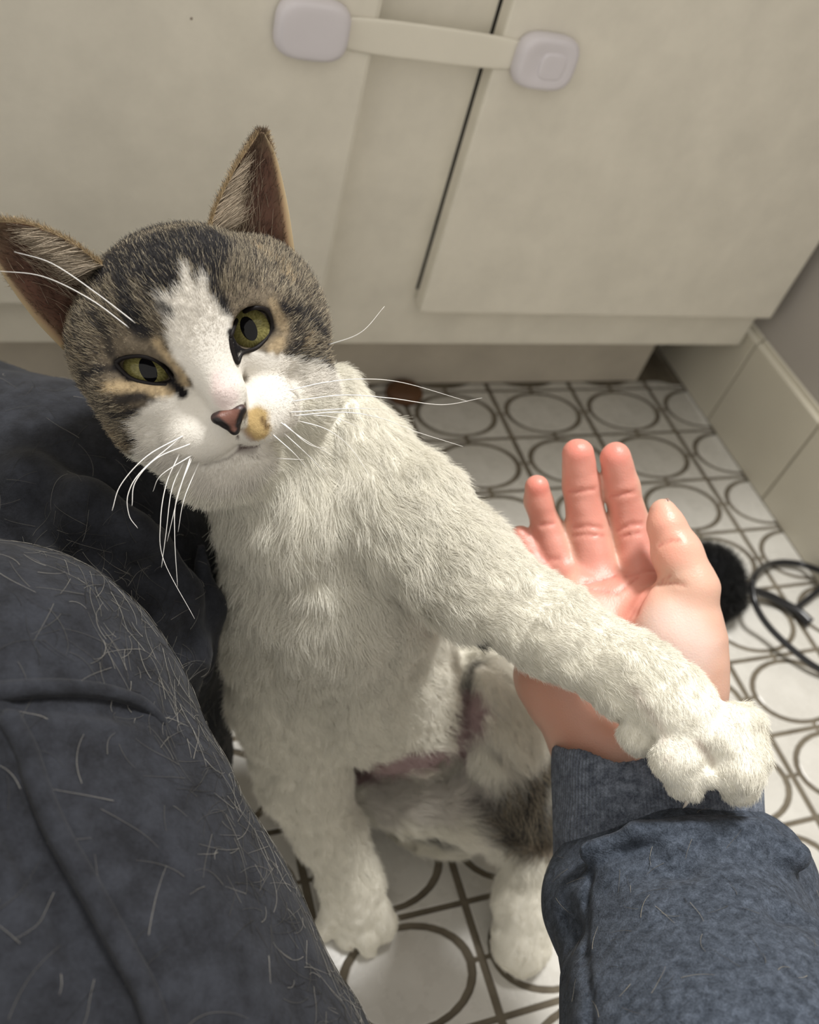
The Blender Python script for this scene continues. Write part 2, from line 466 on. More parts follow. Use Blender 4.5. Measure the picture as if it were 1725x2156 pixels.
# skull
cf.ell(G(388, 672, -0.6), HA, (.0412, .0368, .044), .004, tagn='head')
cf.ell(G(258, 762, -0.2), HA, (.0185, .025, .024), .012, tagn='head')
cf.ell(G(588, 690, -0.2), HA, (.020, .026, .024), .012, tagn='head')
cf.ell(G(352, 872, 0.6), HA, (.0225, .020, .023), .012, tagn='head')
cf.ell(G(610, 830, 0.3), HA, (.020, .020, .022), .012, tagn='head')
cf.ell(G(448, 922, 0.6), HA, (.025, .018, .024), .010, tagn='head')
cf.ell(G(560, 612, -0.9), HA, (.0175, .022, .024), .010, tagn='head')
# forehead, brows, bridge, muzzle
cf.ell(G(400, 620, 1.6), HA, (.026, .022, .020), .012, tagn='head')
cf.cap(G(405, 690, 2.5), G(470, 820, 4.0), .0105, .0072, .010, tagn='head')
cf.cap(G(290, 728, 2.35), G(372, 752, 2.75), .0075, .0065, .006, tagn='head')
cf.cap(G(485, 652, 2.75), G(585, 640, 1.9), .0075, .0065, .006, tagn='head')
cf.cap(G(250, 815, 2.0), G(345, 835, 2.6), .0085, .0085, .008, tagn='head')
cf.cap(G(560, 755, 2.3), G(590, 715, 1.6), .0085, .0085, .008, tagn='head')
cf.ell(G(432, 905, 3.1), HA, (.0165, .0115, .0125), .006, tagn='head')
cf.ell(G(562, 862, 3.1), HA, (.0135, .0120, .0125), .006, tagn='head')
cf.ell(G(538, 895, 3.4), HA, (.0085, .0075, .0105), .004, tagn='head')
cf.cap(G(478, 830, 3.9), G(490, 880, 4.25), .0072, .0055, .004, tagn='head')
cf.ell(G(520, 968, 2.3), HA, (.0125, .0095, .0115), .006, tagn='head')
cf.ell(G(470, 985, 1.2), HA, (.020, .013, .016), .010, tagn='head')
# mouth crease
for a_, b_ in (((500, 915), (512, 940)), ((512, 940), (548, 938)), ((512, 940), (482, 968))):
    cf.cap(G(*a_, 4.4), G(*b_, 4.0), .0011, .0011, .002, sub=True)
# ears
def ear(left, right, zl, zr, zt, cup):
    """left/right: pixel outlines base -> tip; a small root is grown on the skull, the sheet is built below"""
    Lc = catmull([G(x, y, zl + (zt - zl) * k / (len(left) - 1)) for k, (x, y) in enumerate(left)], 8)
    Rc = catmull([G(x, y, zr + (zt - zr) * k / (len(right) - 1)) for k, (x, y) in enumerate(right)], 8)
    mid = (Lc[0] + Rc[0]) / 2; tp = (Lc[-1] + Rc[-1]) / 2; ax_ = unit(tp - mid); side = unit(Rc[0] - Lc[0]); nrm = unit(np.cross(side, ax_))
    if nrm @ HF < 0: nrm = -nrm
    L_ = np.linalg.norm(tp - mid); half = np.linalg.norm(Rc[0] - Lc[0]) / 2
    cf.cap(mid - nrm * cup * 1.5 - ax_ * .004, mid - nrm * cup * 1.5 + ax_ * L_ * .22, half * .70, half * .35, .006, sq=(nrm, .6), flow=ax_, tagn='ear')
    return mid, tp, nrm, side, Lc, Rc, cup
earR = ear([(440, 500), (455, 440), (500, 350), (549, 277)], [(622, 535), (606, 430), (582, 330), (556, 279)], 0.3, -0.9, -0.9, .013)
earL = ear([(218, 560), (150, 510), (60, 472), (-34, 466)], [(134, 738), (72, 672), (10, 585), (-38, 492)], 0.4, -1.2, -0.4, .014)
# eye sockets
eyes = []
for (ex, ey), z, hw, hh, rot in (((306, 777), 2.75, .0108, .0046, -14), ((527, 691), 2.75, .0084, .0081, 38)):
    c = G(ex, ey, z); a = math.radians(rot)
    ux = RC.T @ np.array([math.cos(a), -math.sin(a), 0.0]); ux = unit(ux - ux @ _ray * _ray); uy = np.cross(_ray, ux)
    cf.ell(c + _ray * -.004, (ux, uy, _ray), (hw, hh, .013), .0015, sub=True)
    eyes.append((c, ux, uy, hw, hh))
# neck and chest
cf.cap(G(470, 850, -2.2), P(640, 1040, .430), .030, .034, .012, flow=unit(P(600, 1200, .45) - P(520, 950, .40)))
cf.cap(P(640, 1040, .440), P(712, 1200, .470), .040, .052, .015, flow=unit(P(700, 1300, .46) - P(620, 1050, .42)))
cf.cap(P(712, 1200, .475), P(760, 1400, .525), .052, .050, .015)
cf.cap(P(760, 1400, .525), P(838, 1472, .548), .050, .043, .010)
cf.cap(P(830, 1470, .590), P(940, 1640, .625), .045, .045, .008)
# cheek-side ruff / shoulder of the raised arm
cf.chain([(700, 850, .425, 70), (745, 960, .430, 108), (860, 1085, .422, 118), (985, 1205, .410, 108), (1160, 1322, .397, 92),
          (1330, 1425, .384, 84), (1420, 1490, .376, 78), (1480, 1535, .371, 70)], .010)
# raised paw: toes and dewclaw
cf.chain([(1430, 1520, .373, 58), (1425, 1590, .366, 50), (1440, 1642, .371, 45)], .0026)
cf.chain([(1530, 1540, .370, 62), (1552, 1610, .365, 52), (1550, 1650, .371, 42)], .0026)
cf.chain([(1480, 1545, .366, 46), (1487, 1610, .366, 34), (1490, 1636, .371, 28)], .0022)
cf.chain([(1560, 1530, .378, 52), (1588, 1590, .376, 34), (1588, 1625, .380, 26)], .0026)
for a_, b_ in (((1497, 1585, .357), (1503, 1672, .366)), ((1388, 1568, .368), (1398, 1625, .374))): cf.cap(P(*a_), P(*b_), .0012, .0022, .004, sub=True)
cf.chain([(1355, 1475, .378, 44), (1338, 1545, .378, 40), (1345, 1560, .380, 34)], .0025)
# standing forelimb
cf.chain([(575, 1300, .470, 105), (600, 1470, .500, 108), (638, 1620, .527, 88), (692, 1750, .548, 64), (735, 1850, .561, 58), (752, 1900, .566, 62)], .010)
for tx, ty, tr in ((690, 1945, 26), (728, 1970, 27), (772, 1970, 27), (808, 1938, 25)):
    cf.chain([(745 + (tx - 745) * .55, 1890, .563, 30), (tx, ty, .562, tr), (tx + (tx - 750) * .06, ty + 24, .5650, tr * .72)], .0018)
# haunch, hind legs, tail base
cf.chain([(930, 1640, .610, 150), (1030, 1600, .590, 130)], .01)
cf.chain([(1010, 1430, .545, 72), (1060, 1530, .552, 92), (1090, 1640, .565, 95), (1080, 1700, .590, 100)], .008)
cf.chain([(745, 1672, .580, 46), (880, 1688, .566, 58), (1000, 1692, .562, 70), (1060, 1690, .57, 74)], .005)
cf.chain([(1110, 1740, .585, 70), (1125, 1800, .580, 58), (1105, 1900, .578, 62), (1098, 1985, .578, 62)], .006)
for tx in (1068, 1096, 1126):
    cf.chain([(tx, 1960, .578, 30), (tx, 2012, .583, 27)], .003)
# haunch fold against the belly
for a_, b_, d_ in (((1003, 1350), (985, 1440), .505), ((985, 1440), (940, 1530), .525), ((940, 1530), (745, 1612), .545)):
    cf.cap(P(*a_, d_), P(*b_, d_ + .008), .006, .007, .006, sub=True)
M_FUR = NT('cat_fur_skin')
_a = M_FUR.n('ShaderNodeAttribute', attribute_name='Col'); M_FUR.col(_a.outputs['Color']); M_FUR.set(Roughness=0.85, Specular_IOR_Level=0.15)
M_FUR.bump(M_FUR.noise(700, 3), 0.4, 0.0008); M_FUR = M_FUR.m
def cat_disp(p):
    d = 0.0016 * vnoise(p, 55, 1) + 0.0010 * vnoise(p, 130, 2) + .0005 * vnoise(p, 260, 5)
    hd = np.linalg.norm(p - H0, axis=1)
    d = d * sstep(.045, .08, hd)
    A_, B_ = P(1010, 1230, .41), P(1470, 1530, .37); ba = B_ - A_; L = np.linalg.norm(ba); ba = ba / L
    t = (p - A_) @ ba; rr = p - A_ - t[:, None] * ba; near = (1 - sstep(.026, .036, np.linalg.norm(rr, axis=1))) * sstep(-.02, .02, t) * (1 - sstep(L, L + .02, t))
    q = rr * 60 + (t * 430)[:, None] * ba
    return d + .0006 * vnoise(q, 1.0, 8) * near
cf.displace(cat_disp)
cat = cf.mesh('cat', M_FUR, None, 2, zmin=0.0008)
tag(cat, 'white and tabby cat leaning on a dark trouser leg, foreleg across the open hand', 'cat')
cV, cN, cQ = arrays(cat)
cat_bvh = BVHTree.FromPolygons([tuple(v) for v in cV.tolist()], [tuple(q) for q in cQ.tolist()])
def hit(px, py, bvh=None, dflt=.36):
    d = Vector(unit(RC.T @ np.array([(px - 862.5) / F_PX, (py - 1078.0) / F_PX, 1.0])))
    h = (bvh or cat_bvh).ray_cast(Vector(CAM), d)
    return np.array(h[0]) if h[0] is not None else P(px, py, dflt)
# ---- coat painting: strokes laid on the coat surface
WHITE = np.array(srgb(228, 223, 214)); CREAM = np.array(srgb(240, 236, 223))
TAB = np.array(srgb(104, 94, 80)); DK = np.array(srgb(38, 36, 38)); TAN = np.array(srgb(172, 152, 120)); BRN = np.array(srgb(104, 78, 66))
PINK = np.array(srgb(158, 136, 136)); DPINK = np.array(srgb(105, 72, 74))
col = np.tile(CREAM, (len(cV), 1)); tabby = np.zeros(len(cV)); bald = np.zeros(len(cV))
nz = vnoise(cV, 220, 3) * .5 + vnoise(cV, 480, 4) * .5
def stroke(pts, r, c, soft=5, wob=.35, d0=.36, strength=1.0, tb=None, bl=None, zlim=.03):
    if tb is None and c is not None and np.mean(c) > .5: tb = 0.0
    """pts: pixel polyline (x, y[, r]); painted on everything near the surface points it meets"""
    global col
    H = [hit(q[0], q[1], None, d0) for q in pts]; rr = [q[2] if len(q) > 2 else r for q in pts]
    best = np.full(len(cV), 1e4)
    if len(H) == 1: H = H * 2; rr = rr * 2
    for (a, b, ra, rb) in zip(H[:-1], H[1:], rr[:-1], rr[1:]):
        ba = b - a; t = np.clip(((cV - a) @ ba) / (ba @ ba + 1e-12), 0, 1)
        d = np.linalg.norm(cV - a - t[:, None] * ba, axis=1); sc = np.linalg.norm(a - CAM) / F_PX
        r_ = (ra + (rb - ra) * t) * sc
        best = np.minimum(best, (d - r_) / sc)
    wgt = (1 - sstep(-soft, soft, best + nz * wob * r)) * strength
    if c is not None: col = col * (1 - wgt[:, None]) + np.asarray(c) * wgt[:, None]
    if tb is not None: tabby[:] = tabby * (1 - wgt) + tb * wgt
    if bl is not None: bald[:] = np.maximum(bald, wgt * bl)
# whole head above the jaw is tabby, then the white blaze and cheeks go on top
hl = (cV - H0) @ np.stack([HX, HU, HF], 1) * 100
tw_ = sstep(-2.6, -1.9, hl[:, 1] + .5 * np.abs(hl[:, 0]) * .3 + .25 * nz) * (np.linalg.norm(cV - H0, axis=1) < .125)
tw_ *= 1 - sstep(.0, .6, -hl[:, 1] - 1.2) * (hl[:, 2] < -2.2)
col = col * (1 - tw_[:, None]) + TAB * tw_[:, None]; tabby[:] = tw_
# dark crown and nape
stroke([(225, 560), (330, 520), (440, 510)], 50, DK, 14); stroke([(330, 520), (345, 600), (352, 640)], 34, DK, 12); stroke([(250, 500), (420, 470)], 40, DK, 14)
stroke([(260, 560), (275, 650), (300, 690)], 22, DK, 12); stroke([(300, 560), (380, 540), (440, 570)], 34, DK, 14); stroke([(270, 660), (295, 690)], 16, DK, 8)
stroke([(440, 600), (470, 640), (478, 668)], 11, DK, 6); stroke([(470, 560), (540, 600)], 7, DK, 6, strength=.7)
stroke([(500, 530), (580, 570), (620, 620)], 6, DK, 6, strength=.5); stroke([(590, 590), (640, 650)], 9, DK, 6, strength=.6)
stroke([(590, 645), (640, 668), (685, 715)], 11, DK, 5); stroke([(620, 690), (630, 720), (610, 745)], 13, DK, 9, strength=.8)
stroke([(635, 758), (690, 775)], 13, DK, 7); stroke([(575, 640), (600, 690)], 11, TAN, 9, strength=.5); stroke([(650, 720), (695, 755)], 13, TAN, 8)
stroke([(590, 720), (575, 735)], 13, TAN, 10, strength=.7)
stroke([(200, 660), (225, 700), (235, 740)], 14, DK, 10, strength=.75); stroke([(160, 660), (175, 730), (180, 790), (215, 860)], 9, DK, 6, strength=.85)
stroke([(185, 800), (205, 780), (250, 775)], 10, DK, 6); stroke([(210, 850), (270, 835), (330, 830)], 14, DK, 9, strength=.85)
stroke([(240, 875), (290, 865)], 10, DK, 7); stroke([(225, 815), (300, 812), (370, 838)], 12, TAN, 7)
stroke([(150, 620), (150, 700), (175, 760)], 7, TAN, 6, strength=.7); stroke([(230, 900), (270, 940)], 14, TAN, 9); stroke([(290, 950), (280, 920)], 10, DK, 8)
stroke([(540, 520), (600, 560), (615, 590)], 11, TAN, 8, strength=.6)
# white blaze, nose bridge, muzzle, cheeks, chin
stroke([(402, 610, 16), (405, 660, 50), (425, 710, 66), (445, 770, 56), (470, 830, 52)], 40, WHITE, 8)
stroke([(395, 575), (400, 620)], 10, WHITE, 8); stroke([(430, 590), (425, 640)], 9, WHITE, 7); stroke([(350, 640), (375, 690)], 15, WHITE, 9)
stroke([(335, 650), (345, 690)], 10, TAB, 8, strength=.6); stroke([(352, 655), (358, 662)], 9, DK, 7, strength=.9)
stroke([(330, 720), (385, 790), (390, 815)], 8, TAN, 7, strength=.8)
stroke([(540, 770, 30), (590, 800, 45), (650, 800, 40), (700, 810, 30)], 40, WHITE, 10); stroke([(500, 770), (540, 830), (600, 850)], 42, WHITE, 10)
stroke([(420, 860), (330, 880, 34), (300, 900, 26)], 44, WHITE, 10); stroke([(430, 900), (380, 930), (340, 960)], 52, WHITE, 10)
stroke([(440, 960), (520, 960), (590, 900)], 60, WHITE, 10); stroke([(430, 1000), (520, 1000)], 40, WHITE, 10); stroke([(560, 900), (600, 870)], 50, WHITE, 10)
PKW = np.array(srgb(226, 205, 202))
stroke([(470, 800), (478, 835)], 26, PKW, 12, strength=.7)
stroke([(540, 880), (545, 905)], 24, np.array(srgb(186, 160, 112)), 6); stroke([(552, 882), (562, 900)], 5, np.array(srgb(110, 88, 60)), 4)
stroke([(505, 905), (530, 925)], 8, np.array(srgb(150, 120, 100)), 6, strength=.6)
MO = np.array(srgb(84, 68, 66)); stroke([(500, 918), (507, 940)], 3, MO, 3); stroke([(507, 943), (545, 938)], 4, MO, 4)
stroke([(505, 946), (480, 966), (430, 978)], 3, MO, 4, strength=.55); stroke([(508, 948), (532, 948)], 9, MO, 8, strength=.55)
# ears
for pts in ([(540, 330), (545, 420), (560, 480)], [(575, 400), (590, 470)]): stroke(pts, 18, BRN, 10, bl=.8)
stroke([(500, 440), (520, 350), (540, 300)], 15, np.array(srgb(110, 92, 72)), 10); stroke([(520, 470), (560, 470)], 12, np.array(srgb(190, 172, 145)), 10, strength=.8)
for pts in ([(20, 560), (60, 610), (100, 680)], [(40, 600), (90, 640)], [(0, 520), (30, 560)]): stroke(pts, 30, BRN, 12, bl=.8)
stroke([(0, 480), (90, 520), (180, 560)], 13, np.array(srgb(120, 98, 66)), 8); stroke([(100, 590), (150, 600)], 12, np.array(srgb(150, 130, 105)), 8, strength=.8)
stroke([(-10, 465), (60, 478), (140, 510), (208, 552)], 5, TAN, 4); stroke([(548, 285), (500, 370), (442, 480)], 4, TAN, 3); stroke([(552, 280), (590, 390), (615, 515)], 4, TAN, 3)
# eyes: dark rims and tear marks
for (pts, r) in (([(248, 762), (270, 795), (320, 803), (362, 800), (340, 768), (300, 752), (262, 752), (248, 762)], 7), ([(487, 700), (520, 655), (560, 655), (570, 690), (545, 725), (500, 735), (487, 700)], 7),
                 ([(362, 798), (385, 828)], 9), ([(494, 735), (500, 757)], 6)):
    stroke(pts, r + 3, np.array(srgb(20, 18, 20)), 4, 0.0, bl=1.0)
# belly skin, dark line along the haunch fold, dark rump
stroke([(745, 1616), (850, 1600), (950, 1550), (988, 1480)], 38, PINK, 9, d0=.54, bl=.95); stroke([(965, 1575), (880, 1605)], 30, PINK, 10, d0=.55, bl=.95)
stroke([(745, 1612), (790, 1606)], 12, DPINK, 8, d0=.54, bl=.9); stroke([(860, 1588), (950, 1530), (985, 1480)], 4, DPINK, 5, d0=.54, bl=.9)
stroke([(800, 1690), (920, 1680), (1010, 1670)], 40, WHITE, 12, d0=.56); stroke([(985, 1500), (1000, 1530)], 18, PINK, 10, d0=.54, bl=.5)
stroke([(1003, 1345), (1000, 1400), (980, 1440)], 10, DK, 8, d0=.5, strength=.85)
GT = np.array(srgb(60, 52, 48))
stroke([(1150, 1600, 26), (1100, 1680, 50), (1080, 1740, 62), (1150, 1740, 70)], 50, DK, 26, d0=.56, tb=.6, strength=.95)
stroke([(1010, 1700), (1060, 1760)], 34, GT, 24, d0=.56, strength=.75, tb=.5); stroke([(780, 1740), (900, 1752), (960, 1775)], 22, DK, 20, d0=.58, strength=.85)
stroke([(1090, 1770), (1160, 1780)], 20, np.array(srgb(105, 85, 62)), 12, d0=.56, strength=.8, tb=.6)
stroke([(1040, 1560), (1080, 1620)], 10, GT, 14, d0=.54, strength=.4)
CREASE_SHADE = np.array(srgb(176, 158, 146)); stroke([(1470, 1560), (1500, 1600), (1505, 1660)], 5, CREASE_SHADE, 7, strength=.7); stroke([(1400, 1600), (1450, 1565), (1490, 1572)], 4, CREASE_SHADE, 6, strength=.5); stroke([(1330, 1450), (1385, 1520), (1400, 1560)], 8, CREASE_SHADE, 10, strength=.45)  # grey-brown strokes paint in crease shading around the toes and dewclaw
ca = cat.data.color_attributes.new('Col', 'FLOAT_COLOR', 'POINT')
def agouti(c, tb, pos, amp=1.0):
    n1 = vnoise(pos, 900, 6) * .6 + vnoise(pos, 1700, 7) * .4
    f_ = np.exp(n1 * 0.55 * tb * amp)[:, None]
    return np.clip(c * f_, 0, 1)
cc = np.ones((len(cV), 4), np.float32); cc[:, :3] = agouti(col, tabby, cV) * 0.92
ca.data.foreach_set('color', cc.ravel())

# ---- eyes
def eye_mat():
    t = NT('cat_eye')
    sp = t.n('ShaderNodeSeparateXYZ'); t.l(t.coord(), sp.inputs[0])
    def mth(op, a, b=None):
        x = t.n('ShaderNodeMath', operation=op)
        for k, v in ((0, a), (1, b)):
            if v is None: continue
            if hasattr(v, 'links'): t.l(v, x.inputs[k])
            else: x.inputs[k].default_value = v
        return x.outputs[0]
    x2 = mth('POWER', mth('ABSOLUTE', mth('DIVIDE', sp.outputs[0], .0030)), 2.0); y2 = mth('POWER', mth('ABSOLUTE', mth('DIVIDE', sp.outputs[1], .0048)), 2.0)
    rr = mth('SQRT', mth('ADD', x2, y2))
    pup = mth('GREATER_THAN', rr, 1.0)
    ang = mth('ARCTAN2', sp.outputs[1], sp.outputs[0])
    stre = t.n('ShaderNodeTexNoise'); stre.inputs['Scale'].default_value = 9.0; stre.noise_dimensions = '2D'
    cb = t.n('ShaderNodeCombineXYZ'); t.l(ang, cb.inputs[0]); t.l(mth('MULTIPLY', rr, .25), cb.inputs[1]); t.l(cb.outputs[0], stre.inputs['Vector'])
    iris = t.ramp(stre.outputs['Fac'], [(0.3, srgb(100, 96, 56)), (0.7, srgb(136, 130, 82))])
    rim = mth('GREATER_THAN', mth('SQRT', mth('ADD', mth('POWER', sp.outputs[0], 2.0), mth('POWER', sp.outputs[1], 2.0))), .0092)
    c1 = t.mix(pup, (0.004, 0.004, 0.005), iris)
    t.col(t.mix(rim, c1, srgb(60, 55, 36))); t.set(Roughness=0.10, Specular_IOR_Level=0.25)
    return t.m
M_EYE = eye_mat()
for k, (c, ux, uy, hw, hh) in enumerate(eyes):
    bm = bmesh.new(); bmesh.ops.create_uvsphere(bm, u_segments=48, v_segments=32, radius=.0112)
    o = bm_obj('eye', bm, M_EYE, cat, True)
    px_, py_ = ((312, 779), (524, 692))[k]
    tgt = unit(c - CAM); z = -tgt
    hx = unit(HX * .97 + HU * 0.0); hx = unit(hx - hx @ z * z); hy = np.cross(z, hx)
    surf = G(px_, py_, 2.75)
    cen = surf + tgt * (.0098 if k else .0100)
    mt = np.eye(4); mt[:3, 0] = hx; mt[:3, 1] = hy; mt[:3, 2] = z; mt[:3, 3] = cen
    o.matrix_world = Matrix(mt.tolist())
    o['label'] = ('half-closed olive green eye', 'wide open olive green eye')[k]

# ---- dark eyelid rims
tL = NT('eyelid'); tL.col(srgb(24, 20, 20)); tL.set(Roughness=0.6, Specular_IOR_Level=0.2); M_LID = tL.m
for (ctr, pts) in (((306, 779), [(243, 764), (262, 753), (300, 750), (338, 765), (366, 799), (389, 830), (362, 812), (318, 808), (280, 799), (257, 781), (243, 764)]),
                   ((528, 694), [(485, 712), (500, 672), (528, 650), (558, 651), (572, 676), (566, 706), (541, 732), (510, 744), (500, 764), (489, 738), (485, 712)])):
    W = []
    for x, y in catmull([np.array([a, b, 0.]) for a, b in pts], 6)[:, ] if False else [(q_[0], q_[1]) for q_ in catmull([np.array([a, b, 0.]) for a, b in pts], 6)]:
        ox_ = ctr[0] + (x - ctr[0]) * 1.10; oy_ = ctr[1] + (y - ctr[1]) * 1.14
        dd = (hit(ox_, oy_) - CAM) @ RC[2]; W.append([x, y, dd])
    W = np.array(W); 
    for _ in range(3): W[1:-1, 2] = (W[:-2, 2] + W[1:-1, 2] * 2 + W[2:, 2]) / 4
    tube('eyelid_rim', [P(x, y, d + .0006) for x, y, d in W], .00085, M_LID, cat, 8)
# ---- ears: cupped sheets with rims
M_EAR = NT('ear_skin'); _e = M_EAR.n('ShaderNodeAttribute', attribute_name='Col'); M_EAR.col(_e.outputs['Color'])
M_EAR.set(Roughness=0.7, Specular_IOR_Level=0.2, Subsurface_Weight=0.15, Subsurface_Scale=0.004); M_EAR.b.inputs['Subsurface Radius'].default_value = (1, .4, .25); M_EAR = M_EAR.m
ear_geo = []
for (mid, tp, nrm, side, Lc, Rc, cup) in (earR, earL):
    nt, ns = len(Lc), 17; V = []; C_ = []
    for layer in (0, 1):
        for i in range(nt):
            t = i / (nt - 1)
            for j in range(ns):
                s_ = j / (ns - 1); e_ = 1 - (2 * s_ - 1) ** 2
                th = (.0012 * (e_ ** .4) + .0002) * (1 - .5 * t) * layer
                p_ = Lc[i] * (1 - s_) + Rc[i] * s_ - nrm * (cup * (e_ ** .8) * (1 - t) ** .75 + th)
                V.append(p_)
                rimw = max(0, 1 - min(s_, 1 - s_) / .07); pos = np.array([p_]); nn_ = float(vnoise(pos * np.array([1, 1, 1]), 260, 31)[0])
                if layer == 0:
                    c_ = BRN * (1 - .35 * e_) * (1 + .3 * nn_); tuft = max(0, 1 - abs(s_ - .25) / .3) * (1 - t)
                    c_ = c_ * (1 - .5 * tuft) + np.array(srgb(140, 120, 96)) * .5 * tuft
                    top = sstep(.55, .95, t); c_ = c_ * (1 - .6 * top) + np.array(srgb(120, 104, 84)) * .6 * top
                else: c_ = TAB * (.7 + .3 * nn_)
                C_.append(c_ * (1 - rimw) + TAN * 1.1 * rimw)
    Fq = []
    for i in range(nt - 1):
        for j in range(ns - 1):
            a = i * ns + j; Fq.append((a, a + 1, a + ns + 1, a + ns)); a += nt * ns; Fq.append((a, a + ns, a + ns + 1, a + 1))
    o_ = nt * ns
    for i in range(nt - 1):
        Fq.append((i * ns, (i + 1) * ns, o_ + (i + 1) * ns, o_ + i * ns)); a = i * ns + ns - 1; Fq.append((a, o_ + a, o_ + a + ns, a + ns))
    for j in range(ns - 1): a = (nt - 1) * ns + j; Fq.append((a, a + 1, o_ + a + 1, o_ + a)); Fq.append((j, o_ + j, o_ + j + 1, j + 1))
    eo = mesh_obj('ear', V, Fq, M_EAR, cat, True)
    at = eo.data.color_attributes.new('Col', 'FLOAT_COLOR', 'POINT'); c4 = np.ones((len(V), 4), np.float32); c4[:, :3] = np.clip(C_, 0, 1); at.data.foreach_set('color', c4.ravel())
    ear_geo.append((np.array(V), np.array(C_), nt, ns, Lc, Rc, nrm, side, mid, tp))

# ---- nose pad
nf = Field(np.minimum(G(420, 840, 3.5), G(540, 940, 5.6)) - .006, np.maximum(G(420, 840, 3.5), G(540, 940, 5.6)) + .006, 0.0003)
zN = 4.55
nf.cap(G(455, 880, zN), G(508, 862, zN), .0020, .0020, .0015)
nf.cap(G(463, 882, zN + .1), G(494, 905, zN + .1), .0022, .0017, .0015); nf.cap(G(503, 866, zN + .1), G(494, 905, zN + .1), .0022, .0017, .0015)
nf.ell(G(484, 880, zN + .05), HA, (.0040, .0030, .0028), .002)
nf.cap(G(458, 889, zN + .45), G(474, 900, zN + .35), .0009, .0008, .0008, True); nf.cap(G(512, 868, zN + .45), G(503, 889, zN + .35), .0009, .0009, .0008, True)
nf.cap(G(490, 885, zN + .55), G(496, 915, zN + .4), .0003, .0004, .0006, True)
tN = NT('nose_leather'); nn = tN.noise(1500, 3)
sepn = tN.n('ShaderNodeAttribute', attribute_name='Col'); tN.col(sepn.outputs['Color']); tN.set(Roughness=0.42); tN.bump(nn, 0.5, 0.0002)
nose = nf.mesh('nose', tN.m, cat, 1)
nV, nN, nQ = arrays(nose)
ncol = np.tile(np.array(srgb(108, 70, 58)), (len(nV), 1))
for a, b, r, c in (((456, 886), (474, 901), 9, (22, 15, 16)), ((513, 866), (504, 893), 9, (18, 13, 14)), ((444, 878), (470, 860), 4, (48, 34, 34)), ((470, 860), (514, 852), 5, (60, 44, 44)), ((470, 903), (494, 916), 5, (30, 22, 24)), ((506, 900), (494, 916), 5, (22, 16, 18))):
    A_, B_ = G(*a, zN + .2), G(*b, zN + .2); ba = B_ - A_; t_ = np.clip(((nV - A_) @ ba) / (ba @ ba), 0, 1)
    q_ = nV - A_ - t_[:, None] * ba; q_ = q_ - (q_ @ HF)[:, None] * HF
    w_ = 1 - sstep(r * .00012, r * .00030, np.linalg.norm(q_, axis=1)); ncol = ncol * (1 - w_[:, None]) + np.array(srgb(*c)) * w_[:, None]
na = nose.data.color_attributes.new('Col', 'FLOAT_COLOR', 'POINT'); t4 = np.ones((len(nV), 4), np.float32); t4[:, :3] = ncol; na.data.foreach_set('color', t4.ravel())
nose['label'] = 'pinkish brown nose pad with a dark rim'

# ---- claws
M_CLAW = paint_mat('claw', (0.62, 0.55, 0.47), 0.3, 0.1)
for pts in ([(1448, 1668, .368), (1446, 1690, .367), (1438, 1702, .370)],):
    tube('claw', catmull([P(*q) for q in pts], 5), [.0011, .0011, .001, .0010, .0009, .0008, .0007, .0006, .0005, .0003, .0001][:len(catmull([P(*q) for q in pts], 5))], M_CLAW, cat, 6)
for x, y in ((735, 1990), (778, 1992)):
    c_ = catmull([P(x, y - 8, .5560), P(x + 3, y + 6, .5575), P(x + 8, y + 14, .561)], 5)
    tube('claw', c_, list(np.linspace(.0011, .0003, len(c_))), M_CLAW, cat, 6)

# ---- whiskers
tW = NT('whisker'); tW.col((0.85, 0.83, 0.80)); tW.set(Roughness=0.35); M_WH = tW.m
WHL = [
 ([(385, 918), (310, 960), (255, 1020), (236, 1075)], .325, .305), ([(385, 918), (300, 990), (270, 1040), (272, 1085), (290, 1112)], .325, .318),
 ([(400, 935), (330, 965), (285, 1015), (278, 1065)], .325, .305), ([(378, 955), (350, 1020), (338, 1100), (345, 1180), (410, 1303)], .325, .325),
 ([(388, 970), (362, 1030), (350, 1120), (340, 1195)], .325, .318), ([(405, 962), (372, 1050), (368, 1130), (374, 1235)], .325, .320),
 ([(420, 972), (388, 1050), (375, 1120)], .326, .320), ([(405, 958), (340, 1000), (322, 1035)], .326, .322), ([(402, 960), (376, 1040), (352, 1140)], .325, .319),
 ([(610, 868), (740, 860), (800, 862)], .332, .350), ([(615, 845), (720, 832), (820, 838), (930, 852), (1015, 838)], .332, .365),
 ([(610, 822), (680, 806), (760, 798), (850, 806), (985, 845)], .334, .372), ([(620, 875), (720, 868), (800, 880), (880, 910), (975, 940)], .332, .368),
 ([(625, 885), (690, 905), (740, 945), (790, 1020)], .331, .352), ([(592, 890), (640, 925), (700, 960)], .330, .350), ([(598, 892), (650, 935), (692, 945)], .330, .350),
 ([(598, 912), (645, 955), (690, 1000)], .330, .345), ([(575, 915), (620, 955), (645, 985)], .330, .342), ([(635, 875), (700, 878), (770, 905)], .332, .352), ([(580, 965), (640, 968)], .338, .346),
 ([(690, 727), (760, 700), (810, 645)], .362, .352), ([(285, 680), (200, 615), (110, 555), (30, 530)], .332, .310), ([(272, 690), (190, 630), (90, 582), (-10, 570)], .332, .312),
]
